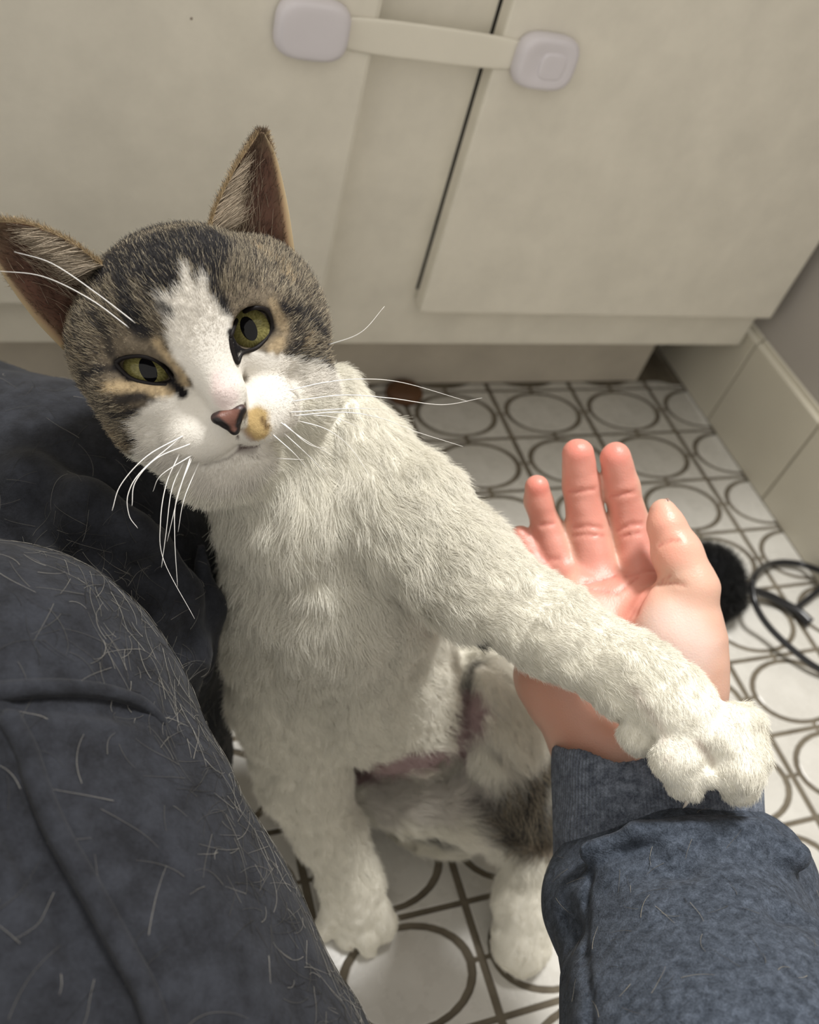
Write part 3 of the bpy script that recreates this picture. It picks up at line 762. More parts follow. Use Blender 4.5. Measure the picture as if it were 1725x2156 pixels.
for pts, d0_, d1_ in WHL:
    n_ = len(pts)
    w3 = []
    for k_, q_ in enumerate(pts):
        if k_ == 0: w3.append(hit(q_[0], q_[1]))
        else:
            b0 = np.linalg.norm((w3[0] - CAM) @ RC.T * [0, 0, 1]); t_ = k_ / (n_ - 1)
            dd = b0 + (d1_ - d0_) * t_ - .004 * math.sin(math.pi * min(1, t_ * 1.2))
            h_ = hit(q_[0], q_[1], None, 9.0); hd_ = (h_ - CAM) @ RC[2]
            w3.append(P(q_[0], q_[1], min(dd, hd_ - .0015)))
    c_ = catmull(w3, 8)
    tube('whisker', c_, list(np.linspace(.00026, .00007, len(c_))), M_WH, cat, 5)

# ---- fur
def fur_mat(name, rough=0.55):
    t = NT(name); a = t.n('ShaderNodeAttribute', attribute_name='hair_col'); t.col(a.outputs['Color']); t.set(Roughness=rough, Specular_IOR_Level=0.35)
    return t.m
def make_curves(name, pts, cols, r0, r1, mat, parent):
    """pts: (n, k, 3)"""
    n, k, _ = pts.shape
    cd = bpy.data.hair_curves.new(name); cd.add_curves([k] * n)
    cd.points.foreach_set('position', pts.astype(np.float32).ravel())
    rad = np.linspace(1, 0, k)[None, :] * (r0 - r1) + r1
    rad = np.broadcast_to(rad, (n, k)).astype(np.float32)
    cd.points.foreach_set('radius', rad.ravel())
    at = cd.attributes.new('hair_col', 'FLOAT_COLOR', 'CURVE'); c4 = np.ones((n, 4), np.float32); c4[:, :3] = cols
    at.data.foreach_set('color', c4.ravel())
    cd.materials.append(mat)
    o = bpy.data.objects.new(name, cd); COL.objects.link(o)
    if parent: o.parent = parent
    o['kind'] = 'stuff'
    return o
M_HAIR = fur_mat('cat_fur')
def sample_surface(V, Q, wgt_face, n):
    a, b, c, d = V[Q[:, 0]], V[Q[:, 1]], V[Q[:, 2]], V[Q[:, 3]]
    ar = np.linalg.norm(np.cross(b - a, d - a), axis=1) * wgt_face; cdf = np.cumsum(ar); tot = cdf[-1]
    f_ = np.searchsorted(cdf, rng.random(n) * tot); u, v = rng.random((2, n, 1))
    return f_, u, v
def bil(A, Q, f_, u, v):
    q = Q[f_]
    return (A[q[:, 0]] * (1 - u) * (1 - v) + A[q[:, 1]] * u * (1 - v) + A[q[:, 2]] * u * v + A[q[:, 3]] * (1 - u) * v)
if FUR > 0:
    fc = cV[cQ].mean(1); fn = cN[cQ].mean(1); vd = fc - CAM; vd /= np.linalg.norm(vd, axis=1)[:, None]
    facing = -(fn * vd).sum(1)
    hd = np.linalg.norm(fc - H0, axis=1)
    dens = np.where(hd < .075, 3.2, 1.0); armd = np.exp(-(np.maximum(0, np.linalg.norm(fc - P(1200, 1330, .39), axis=1) - .07) / .03) ** 2)
    dens = dens + 1.2 * armd
    dens *= np.where(facing > -.25, 1.0, .2)
    bf = bald[cQ].mean(1); dens *= (1 - .97 * np.clip(bf, 0, 1))
    # none under the body on the floor, none where it presses
    dens *= (fc[:, 2] > .003)
    nH = int(420000 * FUR)
    f_, u, v = sample_surface(cV, cQ, dens, nH)
    p0 = bil(cV, cQ, f_, u, v); n0 = bil(cN, cQ, f_, u, v); n0 /= np.linalg.norm(n0, axis=1)[:, None]
    c0 = bil(col, cQ, f_, u, v); tb0 = bil(tabby[:, None], cQ, f_, u, v)[:, 0]
    flow = np.zeros((nH, 3)); wsum = np.zeros(nH)
    noseP = G(486, 860, 4.2)
    for (a, b, ra, rb, fl, tg) in cf.prims:
        ba = b - a; t = np.clip(((p0 - a) @ ba) / (ba @ ba + 1e-12), 0, 1)
        d = np.abs(np.linalg.norm(p0 - a - t[:, None] * ba, axis=1) - (ra + (rb - ra) * t))
        wg = np.exp(-d / .004)
        if tg == 'head' or fl is None:
            r_ = p0 - noseP; r_ = r_ / (np.linalg.norm(r_, axis=1)[:, None] + 1e-9); r_ = r_ + np.array(HF) * -.25
            flow += r_ * wg[:, None]
        else: flow += fl * wg[:, None]
        wsum += wg
    flow /= (wsum[:, None] + 1e-9)
    # locks: low frequency swirl makes hairs lean together
    hd0 = np.linalg.norm(p0 - H0, axis=1); bodyness = sstep(.05, .09, hd0)
    sw = np.stack([vnoise(p0, 110, 11), vnoise(p0, 110, 12), vnoise(p0, 110, 13)], 1) * .8 + np.stack([vnoise(p0, 320, 14), vnoise(p0, 320, 15), vnoise(p0, 320, 16)], 1) * .6
    flow = flow + sw * (.18 + .50 * bodyness)[:, None]
    flow -= (flow * n0).sum(1)[:, None] * n0; flow /= (np.linalg.norm(flow, axis=1)[:, None] + 1e-9)
    # length
    chest = np.exp(-(np.maximum(0, np.linalg.norm(p0 - P(700, 1250, .43), axis=1) - .045) / .03) ** 2)
    haunch = np.exp(-(np.maximum(0, np.linalg.norm(p0 - P(1000, 1640, .56), axis=1) - .05) / .02) ** 2)
    armn = np.exp(-(np.maximum(0, np.linalg.norm(p0 - P(1250, 1370, .385), axis=1) - .05) / .02) ** 2)
    ln = .0050 + .0030 * bodyness - .0030 * armn + .0055 * chest + .006 * haunch
    dn = np.linalg.norm(p0 - noseP, axis=1); ln *= .35 + .65 * sstep(.012, .045, dn)
    eard = np.minimum(np.linalg.norm(p0 - earR[1], axis=1), np.linalg.norm(p0 - earL[1], axis=1)); ln *= .45 + .55 * sstep(.02, .05, eard)
    pawd = np.minimum(np.linalg.norm(p0 - P(1490, 1600, .37), axis=1), np.minimum(np.linalg.norm(p0 - P(750, 1950, .56), axis=1), np.linalg.norm(p0 - P(1100, 1960, .57), axis=1)))
    ln *= .5 + .5 * sstep(.02, .05, pawd)
    eyed = np.minimum(np.linalg.norm(p0 - eyes[0][0], axis=1), np.linalg.norm(p0 - eyes[1][0], axis=1)); ln *= .3 + .7 * sstep(.010, .022, eyed)
    ln *= rng.uniform(.65, 1.15, nH)
    lift = (.42 + .12 * bodyness + rng.normal(0, .10, nH))[:, None]
    rnd = rng.normal(0, .13, (nH, 3))
    K = 5; pts = np.zeros((nH, K, 3)); pts[:, 0] = p0 - n0 * .0006
    dirv = flow + n0 * lift + rnd; dirv /= np.linalg.norm(dirv, axis=1)[:, None]
    curl = rng.normal(0, .10, (nH, 3))
    for k in range(1, K):
        pts[:, k] = pts[:, k - 1] + dirv * (ln / (K - 1))[:, None]
        dirv = dirv - n0 * .14 + curl * .5 + sw * .05 * bodyness[:, None]; dirv /= np.linalg.norm(dirv, axis=1)[:, None]
    ch = agouti(c0, tb0, p0, .5)
    tick = rng.random(nH)
    tabm = tb0 > .4
    lum = c0.mean(1)
    lightt = tabm & (tick < np.where(lum < .05, .10, .34)); darkt = tabm & (tick > .66)
    ch[lightt] = np.array(srgb(186, 173, 148)) * rng.uniform(.6, 1.0, (lightt.sum(), 1)); ch[darkt] = DK * rng.uniform(.6, 1.3, (darkt.sum(), 1))
    ch *= rng.uniform(.86, 1.06, (nH, 1)); ch = np.clip(ch, 0, .93)
    make_curves('fur', pts, ch, .00008, .00002, M_HAIR, cat)
    # ear hair: rim fringe, fur on the back, wisps inside
    E_, ce, er = [], [], []
    for (V, C_, nt, ns, Lc, Rc, nrm, side, mid, tp) in ear_geo:
        ax_ = unit(tp - mid); L_ = np.linalg.norm(tp - mid)
        G0 = V[:nt * ns].reshape(nt, ns, 3); G1 = V[nt * ns:].reshape(nt, ns, 3); CC = C_[:nt * ns].reshape(nt, ns, 3)
        def samp(Gr, t, s_):
            i = min(nt - 2, t * (nt - 1)); j = min(ns - 2, s_ * (ns - 1)); a, b = int(i), int(j); u, v = i - a, j - b
            return Gr[a, b] * (1 - u) * (1 - v) + Gr[a + 1, b] * u * (1 - v) + Gr[a, b + 1] * (1 - u) * v + Gr[a + 1, b + 1] * u * v
        for _ in range(int(16000 * FUR)):
            t_ = rng.random() ** 1.3 * .99; s_ = rng.random(); mode = rng.random()
            if mode < .12: s_ = float(rng.random() < .5) * .97 + .015
            g = G0 if mode < .62 else G1; sg = 1 if g is G0 else -1
            base = samp(g, t_, s_); wisp = mode > .12 and mode < .22 and t_ < .6
            edge = -1 if s_ < .5 else 1
            if mode < .12: dr = unit(ax_ * .8 + side * edge * .55 + nrm * .2 + rng.normal(0, .15, 3)); l_ = rng.uniform(.0012, .0030); c_ = TAN * rng.uniform(.6, 1.3)
            elif wisp: s_ = min(1, abs(rng.normal(.15, .25))); base = samp(G0, t_, s_); dr = unit(ax_ * .75 + side * (.5 - s_) * 1.3 + nrm * .35 + rng.normal(0, .12, 3)); l_ = rng.uniform(.007, .017) * (1 - .6 * t_); c_ = np.array(srgb(198, 182, 160)) * rng.uniform(.35, 1.05)
            else:
                dr = unit(ax_ * 1.0 + nrm * sg * .28 + side * (s_ - .5) * .3 + rng.normal(0, .14, 3)); l_ = rng.uniform(.0015, .0035)
                c_ = samp(CC, t_, s_) * rng.uniform(.5, 1.35) if sg > 0 else (TAB if rng.random() < .5 else DK) * rng.uniform(.7, 1.3)
            bend = rng.normal(0, .0006, 3)
            E_.append([base + dr * l_ * k / 4 + bend * (k / 4) ** 2 for k in range(5)]); ce.append(c_)
    make_curves('ear_fur', np.array(E_), np.clip(ce, 0, .9), .00009, .00003, M_HAIR, cat)
# ---------------------------------------------------------------- person: hand, sleeve, trousers
hf = Field(np.array(P(1350, 1300, .43)) - .17, np.array(P(1350, 1300, .43)) + .17, 0.0012)
def fing(pts, k=.0015): hf.chain(pts, k)
SK = .0030
# forearm, wrist, palm
hf.chain([(1440, 2300, .36, 190), (1400, 1800, .425, 165), (1345, 1600, .440, 150)], .01)
hf.cap(P(1290, 1560, .440), P(1395, 1560, .438), .022, .024, .012)
hf.cap(P(1262, 1565, .441), P(1192, 1420, .446), .0220, .0225, .012); hf.cap(P(1192, 1420, .446), P(1205, 1330, .449), .0225, .0185, .012)      # little-finger side of the palm
hf.cap(P(1215, 1330, .447), P(1215, 1240, .455), .0190, .0115, .010)
hf.cap(P(1330, 1420, .440), P(1300, 1270, .452), .0230, .0130, .012)
hf.cap(P(1300, 1280, .452), P(1360, 1235, .454), .0110, .0105, .010)
hf.ell(P(1425, 1375, .430), (RC[0] * .98 + RC[1] * -.17, RC[1] * .98 + RC[0] * .17, RC[2]), (.0235, .034, .0200), .008)   # ball of the thumb
hf.cap(P(1415, 1480, .438), P(1400, 1590, .438), .0235, .024, .012)
# fingers (little, ring, middle, index) and thumb
hf.chain([(1180, 1300, .452, 40), (1140, 1215, .462, 32), (1108, 1155, .468, 28), (1096, 1131, .468, 25)], SK)
hf.chain([(1228, 1300, .456, 42), (1190, 1215, .462, 38), (1152, 1110, .466, 31), (1134, 1055, .462, 29), (1131, 1026, .458, 26)], SK)
hf.chain([(1275, 1300, .454, 50), (1258, 1220, .460, 48), (1237, 1115, .464, 43), (1224, 1020, .460, 38), (1217, 957, .453, 34)], SK)
hf.chain([(1352, 1270, .454, 48), (1345, 1190, .460, 42), (1328, 1105, .464, 39), (1310, 1030, .460, 37), (1297, 964, .453, 33)], SK)
hf.cap(P(1438, 1320, .432), P(1455, 1238, .428), .0190, .0118, .006)
hf.chain([(1455, 1240, .428, 58), (1426, 1165, .430, 50), (1403, 1105, .432, 38), (1396, 1076, .433, 26)], .004)
# creases: each is a shallow line pressed in on the palm side
def crease(pts, d, r=.0008, k=.0014):
    for a, b in zip(pts[:-1], pts[1:]): hf.cap(P(*a, d[0]), P(*b, d[1]), r, r, k, sub=True)
crz = []
def cr(pts, r=.0007, k=.0016): crz.append((pts, r, k))
cr([(1196, 1036), (1224, 1034), (1252, 1030)]); cr([(1208, 1112), (1240, 1108), (1268, 1112)]); cr([(1206, 1128), (1240, 1126), (1270, 1128)], .0005); cr([(1222, 1232), (1262, 1222), (1296, 1212)])
cr([(1285, 1046), (1310, 1040), (1338, 1036)]); cr([(1300, 1118), (1330, 1104), (1352, 1104)]); cr([(1310, 1130), (1345, 1122)], .0005); cr([(1318, 1214), (1360, 1202), (1380, 1202)])
cr([(1112, 1104), (1140, 1106), (1166, 1102)]); cr([(1150, 1180), (1178, 1176)])
cr([(1388, 1150), (1415, 1138), (1432, 1138)], .0005); cr([(1388, 1230), (1420, 1228), (1442, 1232)], .0009); cr([(1395, 1222), (1412, 1212)], .0006)
cr([(1370, 1236), (1335, 1290), (1312, 1335)], .0010, .003); cr([(1240, 1240), (1300, 1250), (1345, 1215)], .0004)
# first pass surface to lay the creases on
g_ = hf.mesh('tmp', None, None, 0); tv, tn, tq = arrays(g_)
tb_ = BVHTree.FromPolygons([tuple(v) for v in tv.tolist()], [tuple(q) for q in tq.tolist()])
bpy.data.objects.remove(g_)
for pts, r, k in crz:
    H = [hit(x, y, tb_, .43) for x, y in pts]
    H = [h + unit(h - CAM) * (-r * .2) for h in H]
    for a, b in zip(H[:-1], H[1:]): hf.cap(a, b, r, r, k, sub=True)
hf.displace(lambda p: .00025 * vnoise(p, 160, 21))
tS = NT('skin')
sa = tS.n('ShaderNodeAttribute', attribute_name='Col'); tS.col(sa.outputs['Color'])
tS.set(Roughness=0.42, Subsurface_Weight=0.25, Subsurface_Scale=0.006, Specular_IOR_Level=0.5); tS.b.inputs['Subsurface Radius'].default_value = (1, .35, .2)
wv = tS.n('ShaderNodeTexVoronoi'); wv.inputs['Scale'].default_value = 1100; tS.l(tS.coord(), wv.inputs['Vector'])
mm = tS.n('ShaderNodeMath', operation='ADD'); tS.l(wv.outputs['Distance'], mm.inputs[0]); tS.l(tS.noise(500, 4), mm.inputs[1])
tS.bump(mm.outputs[0], 0.25, 0.0003)
person = hf.mesh('person', tS.m, None, 1)
tag(person, 'person in dark trousers and grey-blue sweatshirt holding out an open palm under the cat', 'person')
hV, hN, hQ = arrays(person)
hcol = np.tile(np.array(srgb(212, 170, 150)), (len(hV), 1))
hn = vnoise(hV, 60, 22) * .5 + vnoise(hV, 200, 23) * .3
hand_bvh = BVHTree.FromPolygons([tuple(v) for v in hV.tolist()], [tuple(q) for q in hQ.tolist()])
def hstroke(pts, r, c, soft, st=1.0):
    global hcol
    H = [hit(q[0], q[1], hand_bvh, .43) for q in pts]
    if len(H) == 1: H = H * 2
    best = np.full(len(hV), 1e4)
    for a, b in zip(H[:-1], H[1:]):
        ba = b - a; t = np.clip(((hV - a) @ ba) / (ba @ ba + 1e-12), 0, 1); sc = np.linalg.norm(a - CAM) / F_PX
        best = np.minimum(best, np.linalg.norm(hV - a - t[:, None] * ba, axis=1) / sc - r)
    wg = (1 - sstep(-soft, soft, best + hn * soft * .5))[:, None] * st; hcol = hcol * (1 - wg) + np.array(srgb(*c)) * wg
PK = (212, 142, 128)
for pts, r in (([(1131, 1020), (1140, 1080), (1175, 1190)], 36), ([(1217, 945), (1230, 1060), (1262, 1215)], 45), ([(1297, 955), (1325, 1090), (1355, 1200)], 42), ([(1096, 1125), (1130, 1180)], 34)): hstroke(pts, r, PK, 16, .85)
hstroke([(1217, 940)], 26, (222, 128, 114), 18, .6); hstroke([(1297, 950)], 24, (222, 128, 114), 18, .6); hstroke([(1131, 1022)], 22, (222, 128, 114), 18, .6)
hstroke([(1250, 1270), (1310, 1260)], 60, (228, 150, 134), 26, .7); hstroke([(1320, 1330), (1350, 1270)], 26, (218, 140, 124), 18, .5)
hstroke([(1395, 1100), (1410, 1150)], 40, (232, 162, 142), 22, .7); hstroke([(1420, 1360)], 80, (226, 200, 190), 40, .85)  # paler ball of the thumb has its highlight painted into the skin colour
hstroke([(1130, 1450), (1230, 1520)], 80, (205, 146, 124), 40, .6)
for pts, r, k in crz: hstroke(pts, 1.5, (190, 100, 88), 3.5, .65)
pa = person.data.color_attributes.new('Col', 'FLOAT_COLOR', 'POINT'); c4 = np.ones((len(hV), 4), np.float32); c4[:, :3] = hcol; pa.data.foreach_set('color', c4.ravel())
# nails
M_NAIL = NT('fingernail'); M_NAIL.col(srgb(232, 196, 184)); M_NAIL.set(Roughness=0.25); M_NAIL = M_NAIL.m
def nail(px, py, d, ax2, sidev, hw, hl, nrmv):
    A = P(px, py, d); V = []; Fc = []
    for i in range(9):
        for j in range(7):
            u_ = i / 8 * 2 - 1; v_ = j / 6 * 2 - 1
            V.append(A + sidev * hw * u_ * (1 - .15 * max(0, v_) ** 2) + ax2 * hl * v_ + nrmv * (.0022 * (1 - u_ * u_)) - nrmv * .001 * (v_ ** 2))
    n0_ = len(V); V += [v - nrmv * .0005 for v in V]
    for i in range(8):
        for j in range(6):
            a = i * 7 + j; Fc.append((a, a + 1, a + 8, a + 7)); a += n0_; Fc.append((a, a + 7, a + 8, a + 1))
    for i in range(8):
        for e in (0, 6): a = i * 7 + e; Fc.append((a, a + 7, n0_ + a + 7, n0_ + a))
    for j in range(6):
        for e in (0, 56): a = e + j; Fc.append((a, a + 1, n0_ + a + 1, n0_ + a))
    o = mesh_obj('fingernail', V, Fc, M_NAIL, person, True); return o
r_, d_, f_ = RC[0], RC[1], RC[2]
tx = unit(-r_ * .35 - d_ * .93)
nail(1412, 1078, .4345, tx, unit(f_), .0058, .0066, unit(r_ * .93 - d_ * .35))

# ---- sweatshirt cloth
def cloth_mat(name, base, light, rib=False, sc=1.0):
    t = NT(name)
    a = t.noise(260 * sc, 5, .7, t.mapped((1, 1, 1)), .4); b = t.noise(1400 * sc, 3, .7)
    mx = t.n('ShaderNodeMath', operation='MULTIPLY_ADD'); t.l(b, mx.inputs[0]); mx.inputs[1].default_value = .55; t.l(a, mx.inputs[2])
    t.col(t.ramp(mx.outputs[0], [(0.60, base), (0.82, tuple((x + y) / 2 for x, y in zip(base, light))), (0.98, light)]))
    t.set(Roughness=0.92, Specular_IOR_Level=0.2, Sheen_Weight=0.05, Sheen_Roughness=0.5)
    h = mx.outputs[0]
    if rib:
        at = t.n('ShaderNodeAttribute', attribute_name='rib'); s1 = t.n('ShaderNodeMath', operation='SINE'); t.l(at.outputs['Fac'], s1.inputs[0])
        m2 = t.n('ShaderNodeMath', operation='MULTIPLY_ADD'); t.l(s1.outputs[0], m2.inputs[0]); m2.inputs[1].default_value = .30; t.l(h, m2.inputs[2]); h = m2.outputs[0]
    t.bump(h, 0.75, 0.0010); return t.m
M_CUFF = cloth_mat('sweatshirt_rib', srgb(72, 78, 90), srgb(134, 142, 156), True)  # same cloth as the sleeve, colour lightened to stand in for light on it
M_SLV = cloth_mat('sweatshirt_jersey', srgb(40, 46, 55), srgb(84, 92, 105))
sf = Field(P(1400, 1900, .37) - .17, P(1400, 1900, .37) + .15, 0.0014)
# cuff: an oval tube, hollow at the top
dn = unit(P(1405, 1830, .425) - P(1378, 1590, .428))
sidec = unit(P(1620, 1690, .43) - P(1150, 1760, .43)); sidec = unit(sidec - sidec @ dn * dn); nc = np.cross(dn, sidec)
kf = Field(P(1385, 1700, .425) - .085, P(1385, 1700, .425) + .085, 0.0011)
CA, CB = P(1378, 1600, .4295), P(1400, 1930, .416)
kf.cap(CA, CB, .0480, .0500, .002, sq=(nc, .80))
# open top rim, sloping like the photo's
kf.cap(CA - dn * .09, CA + dn * .012, .0450, .0450, .003, True, sq=(nc, .80))
def halfspace(fl, p, n):
    X = (fl.lo[0] + np.arange(fl.n[0]) * fl.h)[:, None, None]; Y = (fl.lo[1] + np.arange(fl.n[1]) * fl.h)[None, :, None]; Z = (fl.lo[2] + np.arange(fl.n[2]) * fl.h)[None, None, :]
    d = (X - p[0]) * n[0] + (Y - p[1]) * n[1] + (Z - p[2]) * n[2]
    fl.D = np.maximum(fl.D, d.astype(np.float32))
rimn = unit(-dn * 1.0 - sidec * .22 + nc * 0.0)
halfspace(kf, P(1290, 1532, .395), unit(-dn - sidec * .28))
kf.displace(lambda p: .0009 * vnoise(p, 60, 41))
cuff = kf.mesh('sweatshirt_cuff', M_CUFF, person, 2)
kV, kN, kQ = arrays(cuff); rel = kV - CA; ang = np.arctan2(rel @ nc, rel @ sidec)
ra_ = cuff.data.attributes.new('rib', 'FLOAT', 'POINT'); ra_.data.foreach_set('value', (ang * 160).astype(np.float32))
cuff['label'] = 'ribbed grey-blue cuff'
# sleeve
SA, SB = P(1420, 1900, .408), P(1560, 2400, .305)
sf.cap(SA, SB, .0520, .0605, .01, sq=(nc, .85))
sf.cap(P(1290, 1900, .405), P(1570, 1870, .405), .030, .032, .012)
for pts, r in (([(1240, 1790, .372), (1350, 1745, .366), (1480, 1742, .366), (1600, 1752, .372)], 20), ([(1430, 1800, .360), (1540, 1775, .360), (1680, 1800, .366)], 26), ([(1300, 1850, .362), (1420, 1900, .350)], 22), ([(1350, 2010, .340), (1560, 1950, .335), (1740, 1980, .335)], 30), ([(1250, 2080, .335), (1450, 2090, .322)], 26)):
    sf.chain([(x, y, d + .004, r) for x, y, d in pts], .008)
for pts, r in (([(1480, 1770, .3595), (1560, 1757, .3595), (1640, 1772, .362)], 9), ([(1360, 1818, .355), (1440, 1835, .352)], 10), ([(1650, 1925, .333), (1760, 1900, .333)], 18), ([(1170, 1910, .375), (1200, 1960, .365)], 14), ([(1520, 2150, .312), (1700, 2125, .312)], 22)):
    sf.chain([(x, y, d, r) for x, y, d in pts], .012, sub=True)
sf.displace(lambda p: .0016 * vnoise(p, 38, 42) + .0007 * vnoise(p, 110, 43))
halfspace(sf, P(1380, 1728, .37), unit(-dn + sidec * .06))
g_ = sf.mesh('tmp', None, None, 0); tv, tn, tq = arrays(g_); tb_ = BVHTree.FromPolygons([tuple(v) for v in tv.tolist()], [tuple(q) for q in tq.tolist()]); bpy.data.objects.remove(g_)
seam = [(1236, 1800), (1240, 1850), (1232, 1900), (1230, 2000), (1240, 2100), (1245, 2200)]
Hs = [hit(x, y, tb_, .36) for x, y in seam]
for a, b in zip(Hs[:-1], Hs[1:]): sf.cap(a, b, .0012, .0012, .003, sub=True)
sleeve = sf.mesh('sweatshirt_sleeve', M_SLV, person, 2); sleeve['label'] = 'heathered grey-blue sleeve with a lengthwise seam'
sV, sN, sQ = arrays(sleeve)

# ---- trousers
def pants_mat():
    t = NT('trouser_fabric'); a = t.noise(90, 5, .65); b = t.noise(900, 3, .7)
    mx = t.n('ShaderNodeMath', operation='MULTIPLY_ADD'); t.l(b, mx.inputs[0]); mx.inputs[1].default_value = .35; t.l(a, mx.inputs[2])
    t.col(t.ramp(mx.outputs[0], [(0.5, srgb(29, 30, 34)), (0.85, srgb(46, 48, 54))])); t.set(Roughness=0.95, Specular_IOR_Level=0.15, Sheen_Weight=0.08)
    t.bump(mx.outputs[0], 0.5, 0.0012); return t.m
M_PANT = pants_mat()
pf = Field(P(100, 1400, .36) - np.array([.27, .27, .24]), P(100, 1400, .36) + np.array([.27, .27, .24]), 0.0022)
# far thigh and knee, where the cat rests its cheek
pf.cap(P(-320, 1020, .500), P(110, 1140, .475), R(350, .5), R(322, .475), .01)
pf.cap(P(110, 1140, .475), P(190, 1215, .480), R(322, .475), R(275, .48), .02)
pf.cap(P(190, 1215, .490), P(206, 1590, .580), R(264, .49), R(272, .580), .02)
# near thigh
pf.cap(P(-500, 1380, .400), P(-110, 1645, .335), R(330, .40), R(520, .335), .01)
pf.cap(P(-110, 1650, .335), P(330, 2560, .300), R(510, .335), R(560, .30), .006)
# bunched cloth between the two
for pts in ([(-60, 985, .405, 14), (60, 1010, .398, 30), (180, 1060, .394, 36), (290, 1130, .396, 32), (345, 1165, .405, 12)], [(20, 1060, .396, 14), (140, 1140, .388, 32), (220, 1250, .388, 30), (265, 1370, .395, 14)],
            [(335, 1130, .412, 12), (385, 1250, .414, 28), (400, 1380, .424, 26), (390, 1480, .44, 12)], [(265, 1180, .402, 12), (318, 1290, .404, 26), (345, 1400, .412, 26), (355, 1500, .43, 12)], [(425, 1150, .430, 10), (440, 1280, .436, 22), (430, 1420, .45, 12)]):
    pf.chain(pts, .012)
for pts in ([(-60, 1040, .385, 8), (60, 1075, .382, 16), (150, 1150, .382, 15), (215, 1260, .386, 12), (250, 1360, .39, 6)], [(120, 1090, .378, 6), (205, 1150, .380, 16), (268, 1260, .386, 18), (310, 1400, .395, 10)], [(320, 1170, .388, 6), (358, 1270, .392, 12), (375, 1420, .40, 10)], [(320, 1140, .386, 4), (350, 1105, .392, 8), (400, 1090, .40, 5)]):
    pf.chain(pts, .008, sub=True)
pf.displace(lambda p: .0022 * vnoise(p, 26, 51) + .0009 * vnoise(p, 80, 52))
g_ = pf.mesh('tmp', None, None, 0); tv, tn, tq = arrays(g_); tb_ = BVHTree.FromPolygons([tuple(v) for v in tv.tolist()], [tuple(q) for q in tq.tolist()]); bpy.data.objects.remove(g_)
def pseam(pts, r, k, off):
    Hs = [hit(x, y, tb_, .30) + unit(P(x, y, 1) - CAM) * off for x, y in pts]
    Hs = catmull(Hs, 4)
    for a, b in zip(Hs[:-1], Hs[1:]): pf.cap(a, b, r, r, k, sub=True)
    return Hs
pseam([(-40, 1560), (-10, 1640), (38, 1740), (100, 1850), (160, 1960), (205, 2050), (250, 2150), (280, 2240)], .0052, .003, -.001)
pseam([(42, 1474), (110, 1478), (200, 1482), (305, 1500)], .0036, .0025, -.0006)
S1 = catmull([hit(x, y, tb_, .30) + unit(P(x, y, 1) - CAM) * .0012 for x, y in [(8, 1495), (50, 1570), (78, 1650), (120, 1750), (200, 1890), (260, 2000), (310, 2095), (345, 2200)]], 6)
S2 = catmull([hit(x, y, tb_, .30) + unit(P(x, y, 1) - CAM) * .0020 for x, y in [(-20, 1462), (40, 1452), (130, 1448), (220, 1456), (300, 1482), (350, 1530)]], 6)
pants = pf.mesh('trousers', M_PANT, person, 1); pants['label'] = 'dark navy trousers covered in stray cat hair'
tube('seam', S1, [.0008] + [.0036] * (len(S1) - 2) + [.0008], M_PANT, pants, 10); tube('seam', S2, [.0008] + list(np.linspace(.0036, .0020, len(S2) - 2)) + [.0005], M_PANT, pants, 10)
qV, qN, qQ = arrays(pants)
pants_bvh = BVHTree.FromPolygons([tuple(v) for v in qV.tolist()], [tuple(q) for q in qQ.tolist()])
slv_bvh = BVHTree.FromPolygons([tuple(v) for v in sV.tolist()], [tuple(q) for q in sQ.tolist()])
# ---- stray cat hairs lying on the cloth
def stray(name, V, N, Q, n, lmin, lmax, curl, bvh, parent, cval, off=.0005, wfn=None):
    fc = V[Q].mean(1); fnn = N[Q].mean(1); vd = fc - CAM; vd /= np.linalg.norm(vd, axis=1)[:, None]
    wgt = ((-(fnn * vd).sum(1)) > -.1).astype(float)
    if wfn is not None: wgt *= wfn(fc)
    fi, u, v = sample_surface(V, Q, wgt, n); p0 = bil(V, Q, fi, u, v); n0 = bil(N, Q, fi, u, v)
    K = 7; out = np.zeros((n, K, 3))
    for i in range(n):
        nn_ = Vector(n0[i]).normalized(); d = Vector(rng.normal(0, 1, 3)); d = (d - nn_ * d.dot(nn_)).normalized(); c_ = rng.normal(0, curl); l_ = rng.uniform(lmin, lmax) / (K - 1); p = Vector(p0[i])
        for k in range(K):
            h, hn_, _, _ = bvh.find_nearest(p, .02)
            if h is None: h, hn_ = p, nn_
            if hn_.dot(nn_) < 0: hn_ = -hn_
            out[i, k] = h + hn_ * off
            d = (d - hn_ * d.dot(hn_)).normalized(); sdv = hn_.cross(d); d = (d + sdv * c_).normalized(); c_ += rng.normal(0, curl * .3)
            p = h + d * l_
    cc = np.array(cval)[None, :] * rng.uniform(.10, .72, (n, 1)) ** 2.2
    return make_curves(name, out, cc, .00007, .00003, M_HAIR, parent)
if True:
    def wp(fc):
        x, y, d = project(fc); return .25 + 2.2 * np.exp(-((x - (y - 1100) * .62 - 130) / 90) ** 2) * (y > 1100)
    stray('stray_hairs', qV, qN, qQ, 2600, .004, .022, .12, pants_bvh, pants, srgb(205, 200, 190), wfn=wp)
    stray('stray_hairs', sV, sN, sQ, 160, .004, .012, .08, slv_bvh, sleeve, srgb(215, 205, 185))
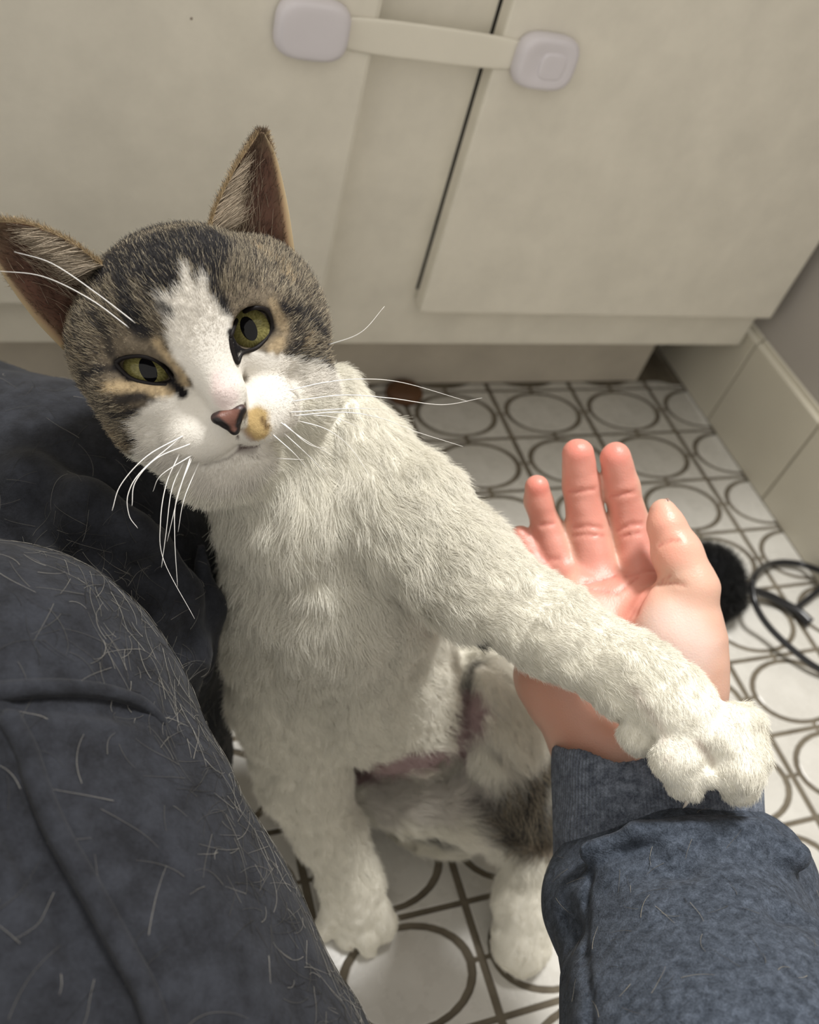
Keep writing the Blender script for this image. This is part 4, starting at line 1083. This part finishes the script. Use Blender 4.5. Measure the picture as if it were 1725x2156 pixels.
# ---------------------------------------------------------------- black pompom toy on the floor
tB = NT('black_plastic'); tB.col((0.012, 0.012, 0.014)); tB.set(Roughness=0.28); M_BLK = tB.m
toy = empty('pompom_headband', tuple(on_plane(1600, 1270, 2, 0)))
tag(toy, 'black fluffy pompom with looped shiny black bands lying on the tiled floor', 'hair band')
def fl(x, y, z=.004):
    q = on_plane(x, y, 2, z)
    return q if q[0] < WX - .007 else on_plane(x, y, 0, WX - .007)      # rests against the wall tiles
def tpart(o):
    o.parent = toy; o.matrix_parent_inverse = Matrix.Translation([-float(v) for v in toy.location]); return o
ring = catmull([fl(1584, 1230, .03), fl(1594, 1206, .024), fl(1620, 1188, .008), fl(1660, 1184, .006), fl(1710, 1195, .005), fl(1790, 1235, .005), fl(1860, 1320, .005), fl(1850, 1410, .005), fl(1790, 1430, .005), fl(1725, 1408, .008), fl(1670, 1368, .012), fl(1620, 1320, .016), fl(1592, 1275, .026), fl(1584, 1230, .03)], 8)
tpart(tube('hoop', ring, .0030, M_BLK, None, 10))
arc = catmull([fl(1575, 1240, .016), fl(1615, 1252, .010), fl(1650, 1270, .006), fl(1680, 1288, .005), fl(1706, 1312, .005)], 6)
tpart(tube('band', arc, list(np.linspace(.0036, .0052, len(arc))), M_BLK, None, 10))
tpart(tube('band', catmull([fl(1674, 1282, .006), fl(1700, 1262, .007), fl(1740, 1230, .008), fl(1790, 1190, .008)], 6), .0028, M_BLK, None, 8))
tpart(tube('band', catmull([fl(1570, 1275, .01), fl(1545, 1292, .006), fl(1515, 1318, .004)], 6), .0028, M_BLK, None, 8))
pf2 = Field(fl(1505, 1230) - np.array([.07, .07, .01]), fl(1505, 1230) + np.array([.07, .07, .06]), .0018)
pc = fl(1490, 1215, .026); pf2.ell(pc, (np.array([1, 0, 0]), np.array([0, 1, 0]), np.array([0, 0, 1])), (.032, .030, .0235), .01)
pf2.cap(pc, fl(1530, 1262, .02), .020, .014, .01)
tF = NT('black_fluff'); tF.col((0.010, 0.010, 0.011)); tF.set(Roughness=0.95, Specular_IOR_Level=0.1)
pom = tpart(pf2.mesh('pompom', tF.m, None, 1, zmin=.001))
pV, pN, pQ = arrays(pom); n = int(9000 * max(FUR, .2))
fi, u, v = sample_surface(pV, pQ, np.ones(len(pQ)), n); a = bil(pV, pQ, fi, u, v); b = bil(pN, pQ, fi, u, v); dr = b + rng.normal(0, .45, (n, 3)); dr /= np.linalg.norm(dr, axis=1)[:, None]
dr[:, 2] = np.where(a[:, 2] < .012, np.abs(dr[:, 2]) * .5, dr[:, 2])
l_ = rng.uniform(.003, .0085, (n, 1)); cur = rng.normal(0, .0012, (n, 3)); ptsp = np.stack([a + dr * l_ * k / 3 + cur * (k / 3) ** 2 for k in range(4)], 1); ptsp[:, :, 2] = np.maximum(ptsp[:, :, 2], .0004)
fz = make_curves('fluff', ptsp, np.full((n, 3), .012), .00018, .00006, M_HAIR, None); tpart(fz)
# crumb of lint on the cabinet door
sp = on_plane(403, 39, 1, DY); bm = bmesh.new(); bmesh.ops.create_icosphere(bm, subdivisions=2, radius=.0007)
for v_ in bm.verts: v_.co.y *= .4
for f_2 in bm.faces: f_2.smooth = True
sk = bm_obj('speck', bm, M_BROWN, cab); sk.matrix_parent_inverse = Matrix.Translation((-0.1, -0.2, 0)); sk.location = (sp[0], DY - .0002, sp[2])
